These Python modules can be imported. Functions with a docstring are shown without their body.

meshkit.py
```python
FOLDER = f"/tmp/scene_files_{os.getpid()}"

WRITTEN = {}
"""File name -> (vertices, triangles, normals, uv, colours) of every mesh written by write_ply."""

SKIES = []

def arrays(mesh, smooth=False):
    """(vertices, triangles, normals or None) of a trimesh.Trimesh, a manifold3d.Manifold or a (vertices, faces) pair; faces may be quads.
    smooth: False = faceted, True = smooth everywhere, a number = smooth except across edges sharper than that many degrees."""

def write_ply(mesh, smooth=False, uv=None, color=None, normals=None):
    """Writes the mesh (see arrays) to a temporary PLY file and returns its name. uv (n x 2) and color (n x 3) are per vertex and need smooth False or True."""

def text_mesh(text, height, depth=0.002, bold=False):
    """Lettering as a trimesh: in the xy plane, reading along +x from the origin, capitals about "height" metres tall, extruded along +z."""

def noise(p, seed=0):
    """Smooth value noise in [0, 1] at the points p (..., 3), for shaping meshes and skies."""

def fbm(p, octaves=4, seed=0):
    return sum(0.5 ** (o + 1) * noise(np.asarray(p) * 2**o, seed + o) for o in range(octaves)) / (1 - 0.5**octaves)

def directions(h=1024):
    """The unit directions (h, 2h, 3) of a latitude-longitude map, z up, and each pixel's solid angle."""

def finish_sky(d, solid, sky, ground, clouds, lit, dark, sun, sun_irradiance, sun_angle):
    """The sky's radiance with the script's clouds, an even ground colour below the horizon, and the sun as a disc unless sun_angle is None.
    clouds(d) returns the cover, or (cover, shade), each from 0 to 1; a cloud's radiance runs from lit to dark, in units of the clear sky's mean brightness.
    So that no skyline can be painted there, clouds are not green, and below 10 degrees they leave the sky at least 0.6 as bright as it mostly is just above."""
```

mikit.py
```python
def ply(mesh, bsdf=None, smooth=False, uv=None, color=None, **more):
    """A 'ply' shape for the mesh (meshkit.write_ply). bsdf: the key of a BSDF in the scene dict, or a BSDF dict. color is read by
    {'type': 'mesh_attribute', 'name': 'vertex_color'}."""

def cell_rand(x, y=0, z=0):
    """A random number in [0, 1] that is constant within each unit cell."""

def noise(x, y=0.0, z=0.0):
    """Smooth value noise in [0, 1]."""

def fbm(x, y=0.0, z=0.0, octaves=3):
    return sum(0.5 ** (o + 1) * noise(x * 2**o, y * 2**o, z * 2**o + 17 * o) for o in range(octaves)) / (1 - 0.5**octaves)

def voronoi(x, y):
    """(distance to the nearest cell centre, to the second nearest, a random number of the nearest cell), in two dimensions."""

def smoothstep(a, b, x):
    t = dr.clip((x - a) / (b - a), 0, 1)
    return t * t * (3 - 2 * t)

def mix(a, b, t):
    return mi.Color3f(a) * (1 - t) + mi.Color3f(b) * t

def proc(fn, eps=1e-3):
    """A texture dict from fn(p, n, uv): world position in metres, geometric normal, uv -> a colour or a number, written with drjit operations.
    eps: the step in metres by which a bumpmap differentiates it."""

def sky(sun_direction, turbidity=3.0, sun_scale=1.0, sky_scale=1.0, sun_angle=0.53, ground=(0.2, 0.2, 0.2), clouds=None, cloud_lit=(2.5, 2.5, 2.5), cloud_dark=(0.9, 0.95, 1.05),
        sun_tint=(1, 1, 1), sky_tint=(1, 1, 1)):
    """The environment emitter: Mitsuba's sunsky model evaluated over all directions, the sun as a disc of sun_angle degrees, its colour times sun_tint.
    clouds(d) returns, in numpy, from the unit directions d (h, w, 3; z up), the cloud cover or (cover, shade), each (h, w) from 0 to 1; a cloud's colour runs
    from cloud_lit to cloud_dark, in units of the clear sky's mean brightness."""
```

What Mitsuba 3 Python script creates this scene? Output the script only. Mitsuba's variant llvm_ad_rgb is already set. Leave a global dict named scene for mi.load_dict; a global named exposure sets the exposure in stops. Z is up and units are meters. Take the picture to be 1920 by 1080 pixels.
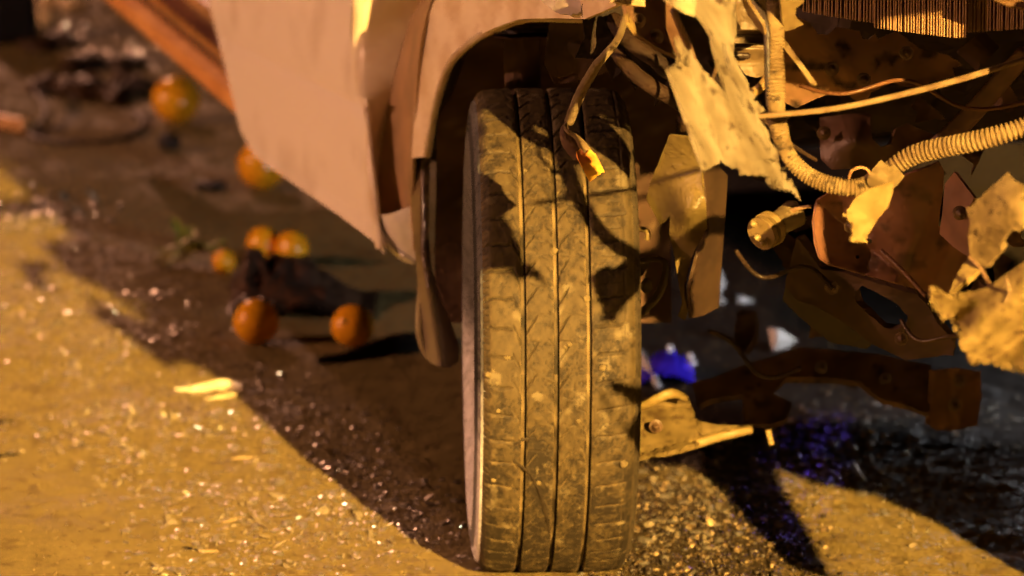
import math, random
import numpy as np, trimesh, mitsuba as mi, drjit as dr
import mikit, meshkit
from scipy.spatial import Delaunay
from scipy.interpolate import RBFInterpolator
import shapely
from shapely.geometry import Polygon, Point
T = mi.ScalarTransform4f
rng = np.random.default_rng(11)
scene, labels = {}, {}

# ------------------------------------------------------------------ camera, sky, lamps, exposure
FPX, PITCH, EYE = 10650.0, math.radians(10.0), np.array([0.0, -7.0, 1.65])      # 200 mm lens, standing photographer
FWD = np.array([0, math.cos(PITCH), -math.sin(PITCH)]); UP = np.array([0, math.sin(PITCH), math.cos(PITCH)])
exposure = 0.0
scene['camera'] = {'type': 'thinlens', 'fov': 2 * math.degrees(math.atan(960 / FPX)), 'fov_axis': 'x', 'aperture_radius': 0.017, 'focus_distance': 6.75,
                   'near_clip': 0.1, 'far_clip': 500.0, 'to_world': T().look_at(origin=EYE.tolist(), target=(EYE + FWD).tolist(), up=[0, 0, 1])}
scene['sky'] = mikit.sky((0.3, -0.8, 0.12), turbidity=5, sun_scale=0.0, sky_scale=0.0004, sky_tint=(1.0, 0.62, 0.42))
scene['sky']['sampling_weight'] = 0.08
def on_light(target, direction, dist): return np.array(target) + dist * np.array(direction) / np.linalg.norm(direction)
KEY_AT = on_light((0.06, 0.2, 0.3), (0.243, -0.935, 0.256), 22.0)               # sodium street lamp behind the photographer
SIDE_AT = on_light((-0.3, 1.2, 0.2), (-0.88, -0.22, 0.33), 11.0)                 # orange pink lamp across the street
BACK_AT = on_light((-0.5, 1.5, 0.0), (-0.25, 0.90, 0.36), 15.0)                    # street lamp down the road, behind the car
WHITE_AT, BLUE_AT = np.array([1.5, 0.3, 0.33]), np.array([1.0, 4.2, 0.30])     # rescue lights low on the road behind the car
LAMPS = {'key': (KEY_AT, 0.09, 15.5, 22.0, (1.0, 0.56, 0.135)), 'side': (SIDE_AT, 0.07, 1.75, 11.0, (1.0, 0.45, 0.26)), 'back': (BACK_AT, 0.08, 0.75, 15.0, (1.0, 0.44, 0.26))}   # place, bulb radius, irradiance at that distance, colour
SPOTS = {'white': (WHITE_AT, (0.41, 1.84, 0.0), 8.0, 14.0, 8.5, (0.95, 0.95, 1.0)), 'rear': (np.array([1.42, 4.4, 0.30]), (0.62, 0.75, 0.0), 4.0, 5.0, 2.5, (0.95, 0.95, 1.0)), 'blue': (BLUE_AT, (0.32, 0.45, 0.0), 7.0, 1.5, 0.7, (0.20, 0.08, 1.0))}   # place, aim, intensity, cut-off, full beam, colour

# ------------------------------------------------------------------ helpers
def at(px, py, Y):
    """Where the line of sight through a point of the 1920 x 1080 picture meets the upright plane y = Y: used once, to measure things off."""
    px, py, Y = np.broadcast_arrays(np.asarray(px, float), np.asarray(py, float), np.asarray(Y, float))
    d = FWD + ((px - 960) / FPX)[..., None] * np.array([1.0, 0, 0]) - ((py - 540) / FPX)[..., None] * UP
    return EYE + d * ((Y - EYE[1]) / d[..., 1])[..., None]
def gnd(px, py, z=0.0):
    d = FWD + (px - 960) / FPX * np.array([1.0, 0, 0]) - (py - 540) / FPX * UP
    return EYE + d * ((z - EYE[2]) / d[2])
def numbered(key):
    if key not in scene and key not in labels: return key
    i = 1
    while f'{key}_{i:03d}' in scene or f'{key}_{i:03d}' in labels: i += 1
    return f'{key}_{i:03d}'
def thing(name, label, cat, group=None, kind=None):
    key = numbered(name); labels[key] = {'label': label, 'category': cat}
    if group: labels[key]['group'] = group
    if kind: labels[key]['kind'] = kind
    return key
def add(key, mesh, mat, color=None, smooth=False, label=None, **more):
    key = key if key in labels and key not in scene else numbered(key)
    scene[key] = mikit.ply(mesh, mat, smooth=smooth, color=color, **more)
    if label: labels.setdefault(key, {})['label'] = label
    return key
def tint(v, a, b, scale=30.0, seed=0, sharp=3.0, bias=0.5, c=None, along=None):
    """Dirt and wear: a material's two (or three) own colours mixed by noise at the vertices."""
    v = np.asarray(v)
    if along is not None:
        d = np.array(along, float); d /= np.linalg.norm(d); v = v - 0.78 * (v @ d)[:, None] * d
    n = meshkit.fbm(v * scale, 4, seed)
    t = np.clip((n - bias) * sharp + 0.5, 0, 1)[:, None]
    col = np.asarray(a) * (1 - t) + np.asarray(b) * t
    if c is not None:
        m = np.clip((meshkit.fbm(v * scale * 2.3, 4, seed + 7) - 0.60) * 9, 0, 1)[:, None]
        col = col * (1 - m) + np.asarray(c) * m
    return np.clip(col, 0, 1)
def mesh_of(v, f): return trimesh.Trimesh(np.asarray(v, float), np.asarray(f, int), process=False)
def join(ms): return trimesh.util.concatenate(ms)
def put(name, mesh, mat, a, b=None, scale=30.0, seed=0, smooth=True, label=None, **kw):
    col = tint(mesh.vertices, a, b if b is not None else np.asarray(a) * 0.5, scale, seed, **{k: kw.pop(k) for k in ('sharp', 'bias', 'c', 'along') if k in kw})
    return add(name, mesh, mat, col, smooth, label)
def jag(p, q, n, amp, seed, spikes=0.0):
    """A torn edge from p to q: ragged, now and then a hanging fibre."""
    r = np.random.default_rng(seed); p, q = np.array(p, float), np.array(q, float)
    d = (q - p) / np.linalg.norm(q - p); m = np.array([-d[1], d[0]]); out = []
    for i in range(n):
        t = (i + 0.5 + r.uniform(-0.3, 0.3)) / n
        o = r.uniform(-amp, amp) + (amp * r.uniform(1.5, 3.5) * spikes if r.random() < 0.22 else 0)
        out.append(tuple(p + (q - p) * t + m * o))
    return out
def torn(pts, edges, amp=2.5, seed=0, every=5.0, spikes=0.0):
    """The outline pts with the numbered edges torn."""
    out = []
    for i, p in enumerate(pts):
        q = pts[(i + 1) % len(pts)]; out.append(p)
        if i in edges:
            L = math.dist(p, q)
            if L > every: out += jag(p, q, max(1, int(L / every)), amp, seed * 100 + i, spikes)
    return out
def depth_of(Y):
    if callable(Y): return Y
    if np.isscalar(Y): return lambda x, y: np.full(np.shape(x), float(Y))
    c = np.array(Y, float); f = RBFInterpolator(c[:, :2] / 100, c[:, 2], kernel='thin_plate_spline' if len(c) > 3 else 'linear', degree=1 if len(c) > 2 else 0)
    return lambda x, y: f(np.stack([np.ravel(x), np.ravel(y)], 1) / 100).reshape(np.shape(x))
def sheet(outline, Y, th=0.004, step=7.0, amp=0.0, wave=25.0, seed=0, holes=(), curl=0.006):
    """A torn or bent sheet with real thickness: its outline measured off the photograph, its depth from Y."""
    poly = Polygon(outline, holes=holes)
    if not poly.is_valid: poly = poly.buffer(0)
    if poly.geom_type != 'Polygon': poly = max(poly.geoms, key=lambda g: g.area)
    rings = [np.array(shapely.segmentize(r, step * 0.8).coords)[:-1] for r in [poly.exterior, *poly.interiors]]
    x0, y0, x1, y1 = poly.bounds
    gx, gy = np.meshgrid(np.arange(x0, x1, step), np.arange(y0, y1, step * 0.87))
    gx = gx + (np.arange(len(gx)) % 2)[:, None] * step * 0.5
    g = np.stack([gx.ravel(), gy.ravel()], 1)
    inner = poly.buffer(-step * 0.55)
    g = g[shapely.contains_xy(inner, g[:, 0], g[:, 1])]
    p = np.vstack(rings + [g]); tri = Delaunay(p).simplices
    cen = p[tri].mean(1); tri = tri[shapely.contains_xy(poly, cen[:, 0], cen[:, 1])]
    e1, e2 = p[tri[:, 1]] - p[tri[:, 0]], p[tri[:, 2]] - p[tri[:, 0]]; area = e1[:, 0] * e2[:, 1] - e1[:, 1] * e2[:, 0]; tri = tri[np.abs(area) > 1e-3]; area = area[np.abs(area) > 1e-3]
    tri[area > 0] = tri[area > 0][:, ::-1]
    fY = depth_of(Y)
    def where(q):
        y = fY(q[:, 0], q[:, 1])
        if amp:
            w = at(q[:, 0], q[:, 1], y) * wave
            y = y + amp * (meshkit.fbm(w, 3, seed) - 0.5) * 2
        if curl:
            d = shapely.distance(shapely.points(q), poly.boundary); k = np.stack([q[:, 0] / 38, q[:, 1] / 38, q[:, 0] * 0 + seed], 1)
            y = y - curl * np.exp(-d / 5.0) * 2.2 * (meshkit.fbm(k, 3, seed + 2) - 0.30)
        return at(q[:, 0], q[:, 1], y)
    e = 2.0
    P = where(p); tx = where(p + [e, 0]) - where(p - [e, 0]); ty = where(p + [0, e]) - where(p - [0, e])
    n = np.cross(tx, ty); n /= np.linalg.norm(n, axis=1, keepdims=True)
    n[n[:, 1] > 0] *= -1                                                # front side: towards -y
    k = len(p); V = np.vstack([P + n * th / 2, P - n * th / 2]); Fs = [tri, tri[:, ::-1] + k]
    # rim walls from boundary edges of the front
    ed = np.vstack([tri[:, [0, 1]], tri[:, [1, 2]], tri[:, [2, 0]]]); key = {tuple(x) for x in ed.tolist()}
    b = np.array([x for x in ed.tolist() if (x[1], x[0]) not in key])
    rim = np.arange(2 * k); V = np.vstack([V, V])                          # own vertices for a crisp edge
    o = 2 * k
    Fs += [np.stack([b[:, 1] + o, b[:, 0] + o, b[:, 0] + k + o], 1), np.stack([b[:, 1] + o, b[:, 0] + k + o, b[:, 1] + k + o], 1)]
    m = mesh_of(V, np.vstack(Fs)); m.remove_unreferenced_vertices()
    if m.face_normals[:len(tri)].mean(0)[1] > 0: m.invert()
    return m
def spline(pts, n):
    from scipy.interpolate import PchipInterpolator
    p = np.array(pts, float); s = np.r_[0, np.cumsum(np.linalg.norm(np.diff(p, axis=0), axis=1))]
    from scipy.interpolate import CubicSpline
    return CubicSpline(s, p, bc_type='natural')(np.linspace(0, s[-1], n))
def tube(pts, r, n=60, sides=12, rib=0.0, pitch=0.004, rough=0.0, seed=0, smooth_ends=True, flat=1.0, ribmask=None):
    """A cable, hose or conduit along world points; rib: corrugation height."""
    p = spline(pts, n) if len(pts) > 2 else np.array(pts[0]) + (np.array(pts[1]) - np.array(pts[0])) * np.linspace(0, 1, n)[:, None]
    t = np.gradient(p, axis=0); t /= np.linalg.norm(t, axis=1, keepdims=True)
    u = np.cross(t[0], [0.0, 1.0, 0.02]); u /= np.linalg.norm(u); U = [u]
    for k in range(1, n):
        u = U[-1] - t[k] * (U[-1] @ t[k]); U.append(u / np.linalg.norm(u))
    U = np.array(U); B = np.cross(t, U); a = np.arange(sides) * 2 * np.pi / sides
    s = np.r_[0, np.cumsum(np.linalg.norm(np.diff(p, axis=0), axis=1))]
    R = np.broadcast_to(np.asarray(r, float), (n,)) if np.ndim(r) == 0 else np.interp(np.linspace(0, 1, n), np.linspace(0, 1, len(r)), r)
    if rib:
        c = np.cos(2 * np.pi * s / pitch); w = rib * np.clip(c * 1.8, -1, 1)
        R = R + (w * ribmask(s / s[-1]) if ribmask else w)
    V = p[:, None] + R[:, None, None] * (np.cos(a)[None, :, None] * U[:, None] + flat * np.sin(a)[None, :, None] * B[:, None])
    if rough: V = V + ((meshkit.fbm(V * 220, 3, seed) - 0.5) * 2 * rough)[..., None] * (V - p[:, None]) / R[:, None, None]
    V = V.reshape(-1, 3); i, j = np.meshgrid(np.arange(n - 1), np.arange(sides), indexing='ij')
    q = np.stack([i * sides + j, i * sides + (j + 1) % sides, (i + 1) * sides + (j + 1) % sides, (i + 1) * sides + j], -1).reshape(-1, 4)
    f = np.vstack([q[:, [0, 1, 2]], q[:, [0, 2, 3]]]); m = len(V)
    V = np.vstack([V, p[:1], p[-1:]]); jj = np.arange(sides)
    f = np.vstack([f, np.stack([jj * 0 + m, (jj + 1) % sides, jj], 1), np.stack([jj * 0 + m + 1, (n - 1) * sides + jj, (n - 1) * sides + (jj + 1) % sides], 1)])
    return mesh_of(V, f)
def pts(L, Y=None): return [at(*q[:2], q[2] if len(q) > 2 else Y) for q in L]
def grid_mesh(V):
    n, m = V.shape[:2]; i, j = np.meshgrid(np.arange(n - 1), np.arange(m - 1), indexing='ij')
    q = np.stack([i * m + j, i * m + j + 1, (i + 1) * m + j + 1, (i + 1) * m + j], -1).reshape(-1, 4)
    return V.reshape(-1, 3), np.vstack([q[:, [0, 1, 2]], q[:, [0, 2, 3]]])
def loft(curves, n=40, m=8, th=0.003, amp=0.0, seed=0):
    """A thick surface through curves of (px, py, Y)."""
    C = np.array([spline(pts(c), n) for c in curves]); from scipy.interpolate import PchipInterpolator
    S = PchipInterpolator(np.linspace(0, 1, len(C)), C, axis=0)(np.linspace(0, 1, m))
    if amp: S = S + ((meshkit.fbm(S * 18, 3, seed) - 0.5) * 2 * amp)[..., None] * np.array([0.3, 1, 0.2])
    v, f = grid_mesh(S); base = mesh_of(v, f); nn = np.array(base.vertex_normals)
    a = nn[np.argmax(np.abs(nn[:, 1]))]
    k = len(v); V = np.vstack([v + nn * th / 2, v - nn * th / 2]); idx = np.arange(k).reshape(m, n)
    ring = np.r_[idx[0, :-1], idx[:-1, -1], idx[-1, :0:-1], idx[:0:-1, 0]]; r2 = np.roll(ring, -1)
    V = np.vstack([V, V]); o = 2 * k
    F = np.vstack([f, f[:, ::-1] + k, np.stack([ring + o, r2 + k + o, r2 + o], 1), np.stack([ring + o, ring + k + o, r2 + k + o], 1)])
    mm = mesh_of(V, F); mm.remove_unreferenced_vertices(); return mm
def rbox(size, r=0.003, seg=1):
    """A box with chamfered edges."""
    s = np.array(size) / 2 - r; v = []
    for sx in (-1, 1):
        for sy in (-1, 1):
            for sz in (-1, 1):
                c = np.array([sx, sy, sz]) * s
                v += [c + [sx * r, 0, 0], c + [0, sy * r, 0], c + [0, 0, sz * r]]
    return trimesh.convex.convex_hull(np.array(v))
def move(m, loc=(0, 0, 0), rot=(0, 0, 0)):
    m = m.copy(); m.apply_transform(trimesh.transformations.euler_matrix(*np.radians(rot), 'sxyz')); m.apply_translation(loc); return m
def lump(size, seed, sub=3, amp=0.25, freq=2.2):
    m = trimesh.creation.icosphere(subdivisions=sub, radius=1.0); v = m.vertices
    m.vertices = v * (1 + amp * 2 * (meshkit.fbm(v * freq + 5, 3, seed) - 0.5))[:, None] * np.array(size); return m

# ------------------------------------------------------------------ materials
VC = {'type': 'mesh_attribute', 'name': 'vertex_color'}
def principled(col, rough, spec=0.5, **kw): return {'type': 'twosided', 'b': {'type': 'principled', 'base_color': col, 'roughness': rough, 'specular': spec, **kw}}
def fine_relief(p, n, uv): return mikit.fbm(p.x * 330 + 40, p.y * 330, p.z * 330, 3) + 0.8 * mikit.smoothstep(0.60, 0.72, mikit.noise(p.x * 150, p.y * 150, p.z * 150))
def rough_skin(b, h): return {'type': 'twosided', 'b': {'type': 'bumpmap', 'arbitrary': mikit.proc(fine_relief, 0.0007), 'scale': h, 'b': b['b']}}
scene['matte'] = rough_skin(principled(VC, 0.75, 0.25), 0.0016)
scene['satin'] = rough_skin(principled(VC, 0.45, 0.45), 0.0009)
scene['rubber'] = principled(VC, 0.7, 0.3)
scene['paint'] = principled(VC, 0.33, 0.5)
scene['gloss'] = principled(VC, 0.2, 0.6)
scene['skin'] = principled(VC, 0.24, 0.6)
scene['steel'] = principled(VC, 0.35, 0.5, metallic=0.7)
scene['glint_metal'] = principled(VC, 0.30, 0.8, metallic=0.6)
scene['drop'] = principled({'type': 'rgb', 'value': (0.84, 0.78, 0.68)}, 0.28, 1.0, metallic=0.85)
scene['chip'] = principled({'type': 'rgb', 'value': (0.46, 0.39, 0.28)}, 0.25, 1.0, metallic=0.5)
def wet_at(x, y): return mikit.smoothstep(0.36, 0.62, mikit.fbm(x * 5.0 + 3, y * 3.0, 1.0, 3) + 0.35 * mikit.smoothstep(0.30, 0.10, dr.abs(x - 0.30)) * mikit.smoothstep(0.9, 0.5, y) * mikit.smoothstep(0.02, 0.12, x))
def stony_at(x, y): return mikit.smoothstep(0.10, 0.17, x) * mikit.smoothstep(0.45, 0.34, x + 0.12 * (mikit.noise(x * 14, y * 9) - 0.5)) * mikit.smoothstep(0.95, 0.7, y)
def shade_at(x, y): return mikit.smoothstep(0.68, 0.92, y + 0.5 * (0.36 - x) * mikit.smoothstep(0.3, 0.5, x) + 0.25 * (mikit.noise(x * 8, y * 8) - 0.5)) * mikit.smoothstep(0.10, 0.22, x)  # mask of the shade painted on the road under the car
def ground_color(p, n, uv):
    g = mikit.fbm(p.x * 170, p.y * 170, 0.0, 3); b = mikit.fbm(p.x * 9, p.y * 6, 3.0, 3); f = mikit.noise(p.x * 520, p.y * 520, 1.0)
    dust = mikit.mix((0.15, 0.115, 0.042), (0.27, 0.205, 0.085), dr.clip(0.55 * g + 0.35 * b + 0.35 * f - 0.1, 0, 1))
    dust = mikit.mix(dust, (0.12, 0.08, 0.035), 0.6 * mikit.smoothstep(0.62, 0.75, mikit.fbm(p.x * 45, p.y * 30, 7.0, 3)))
    d1, d2, c = mikit.voronoi(p.x * 190, p.y * 190)
    stone = mikit.mix((0.030, 0.022, 0.016), (0.20, 0.14, 0.07), mikit.smoothstep(0.70, 0.9, c) * mikit.smoothstep(0.5, 0.25, d1))
    base = mikit.mix(dust, stone, 0.92 * stony_at(p.x, p.y))
    return mikit.mix(base, (0.020, 0.017, 0.018), 0.95 * shade_at(p.x, p.y))  # car shade put into the road colour as near black
def ground_rough(p, n, uv):
    return 0.85 - 0.45 * wet_at(p.x, p.y) * mikit.smoothstep(0.35, 0.6, mikit.noise(p.x * 60, p.y * 60, 4.0)) - 0.15 * stony_at(p.x, p.y)
def ground_bump(p, n, uv):
    d1, d2, c = mikit.voronoi(p.x * 190, p.y * 190); s = stony_at(p.x, p.y)
    return mikit.fbm(p.x * 210, p.y * 210, 2.0, 3) * (1 - 0.4 * s) + 1.2 * s * mikit.smoothstep(0.55, 0.1, d1)
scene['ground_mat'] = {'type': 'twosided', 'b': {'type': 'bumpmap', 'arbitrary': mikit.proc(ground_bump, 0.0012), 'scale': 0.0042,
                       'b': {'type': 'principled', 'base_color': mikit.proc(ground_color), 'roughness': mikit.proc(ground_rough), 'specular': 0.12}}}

# ------------------------------------------------------------------ the ground and the lamps that stand outside the picture
def ground_z(x, y):
    q = np.stack([x, y, x * 0], -1)
    z = 0.010 * (meshkit.fbm(q * 5, 3, 1) - 0.5) + 0.006 * (meshkit.fbm(q * 38, 3, 2) - 0.5)
    return z - 0.004 * np.exp(-((x - 0.06) ** 2 + (y - 0.3) ** 2) / 0.02)
def graded(a, b, step, far):
    mid = np.arange(a, b, step); out = [step]
    while sum(out) < far: out.append(out[-1] * 1.25)
    c = np.cumsum(out); return np.r_[(a - c)[::-1], mid, mid[-1] + c]
gx, gy = np.meshgrid(graded(-1.4, 1.0, 0.008, 150), graded(-0.4, 6.6, 0.012, 150), indexing='ij')
gv, gf = grid_mesh(np.stack([gx, gy, ground_z(gx, gy)], -1)); gm = mesh_of(gv, gf)
if gm.face_normals[0][2] < 0: gm.invert()
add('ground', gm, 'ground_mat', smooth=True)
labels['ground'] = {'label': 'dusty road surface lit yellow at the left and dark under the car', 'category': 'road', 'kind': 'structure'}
def lamp_bulb(key, name):
    p, r, E, d, c = LAMPS[name]; L = E * d * d / (math.pi * r * r)
    scene[key] = {'type': 'sphere', 'center': p.tolist(), 'radius': r, 'emitter': {'type': 'area', 'sampling_weight': {'key': 0.8, 'side': 0.6, 'back': 3.0}[name], 'radiance': {'type': 'rgb', 'value': [float(L * x) for x in c]}}}
for name, label in (('key', 'tall street lamp with yellow bulb standing behind the photographer'), ('side', 'street lamp with orange bulb across the road to the left'), ('back', 'street lamp with pale bulb far down the road behind the car')):
    t = thing('street_lamp', label, 'street lamp'); p = LAMPS[name][0]; s = 1 if name == 'key' else -1
    lamp_bulb(t + '__bulb', name)
    put(t + '__pole', move(trimesh.creation.cylinder(0.07, p[2] + 0.3), (p[0] + s * 0.9, p[1], p[2] / 2 + 0.15)), 'satin', (0.2, 0.2, 0.2))
    put(t + '__arm', move(rbox((1.0, 0.06, 0.06)), (p[0] + s * 0.45, p[1], p[2] + 0.28)), 'satin', (0.2, 0.2, 0.2))
    put(t + '__lamp_head', move(rbox((0.45, 0.22, 0.1), 0.02), (p[0], p[1], p[2] + 0.2)), 'satin', (0.25, 0.25, 0.25))
for name, label in (('white', 'white work light on the road under the right side of the car'), ('rear', 'white work light on the road far behind the car'), ('blue', 'blue beacon on the road far behind the car')):
    t = thing('rescue_light', label, 'lamp'); p, aim, I, cut, full, c = SPOTS[name]; d = np.array(aim) - p; d /= np.linalg.norm(d)
    scene[name + '_beam'] = {'type': 'spot', 'to_world': T().look_at(origin=p.tolist(), target=list(aim), up=[0, 0, 1]), 'intensity': {'type': 'rgb', 'value': [I * x for x in c]}, 'cutoff_angle': cut, 'beam_width': full, 'sampling_weight': 0.45}
    put(t + '__base', move(rbox((0.16, 0.16, p[2] - 0.05), 0.01), (p[0], p[1], (p[2] - 0.05) / 2)), 'satin', (0.05, 0.05, 0.05))
    put(t + '__lamp_head', move(rbox((0.12, 0.12, 0.09), 0.02), p - d * 0.10), 'satin', (0.08, 0.08, 0.08))

# ------------------------------------------------------------------ the crashed car
CAR = thing('crashed_car', 'wrecked pale car with torn front end and one muddy front wheel in view', 'car')
def C(part): return f'{CAR}__{part}'
HUB, YAW, RT = np.array([0.048, 0.30, 0.307]), math.radians(2.2), 0.315
def to_wheel(v):
    c, s = math.cos(YAW), math.sin(YAW)
    w = np.stack([v[..., 0] * c - v[..., 1] * s, v[..., 0] * s + v[..., 1] * c, v[..., 2]], -1) + HUB
    floor = ground_z(w[..., 0], w[..., 1]) - 0.001
    w[..., 2] = np.maximum(w[..., 2], floor); return w
MUD, MUD2, RUB = np.array([0.100, 0.074, 0.036]), np.array([0.062, 0.045, 0.023]), np.array([0.030, 0.023, 0.016])
NT = 1500; TH = np.arange(NT + 1) / NT * 2 * np.pi
def ring(th, lat, r):                                                      # th = 0 faces the camera, grows upward
    return np.stack(np.broadcast_arrays(lat, -r * np.cos(th), r * np.sin(th)), -1)
def muddy(th, lat, seed=3):
    q = np.stack(np.broadcast_arrays(np.cos(th) * 0.315, np.sin(th) * 0.315, lat), -1)
    a = meshkit.fbm(q * np.array([22, 22, 34]), 4, seed); b = meshkit.fbm(q * 110, 4, seed + 4); c = meshkit.fbm(q * 330, 2, seed + 9)
    s = meshkit.fbm(np.stack(np.broadcast_arrays(th * 0.315 * 260, lat * 40, lat * 0), -1), 3, seed + 2)   # scuffs across the tread
    low = np.clip((np.sin(th) + 0.75) / 0.8, 0, 1)                           # less dust on the band that ran on the road last
    return np.clip((a - 0.56 + 0.30 * low) * 2.6 + (b - 0.5) * 2.0 + (c - 0.5) * 1.5 + (s - 0.5) * 0.9 + 0.35, 0, 1), b, c
def wheel_mesh(th, lat, r, col):
    v, f = grid_mesh(to_wheel(ring(th, lat, r))); return mesh_of(v, f), col.reshape(-1, 3)
EDGE = [(-0.0955, -0.0485), (-0.0420, -0.0072), (-0.0008, 0.0338), (0.0400, 0.0955)]
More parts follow.
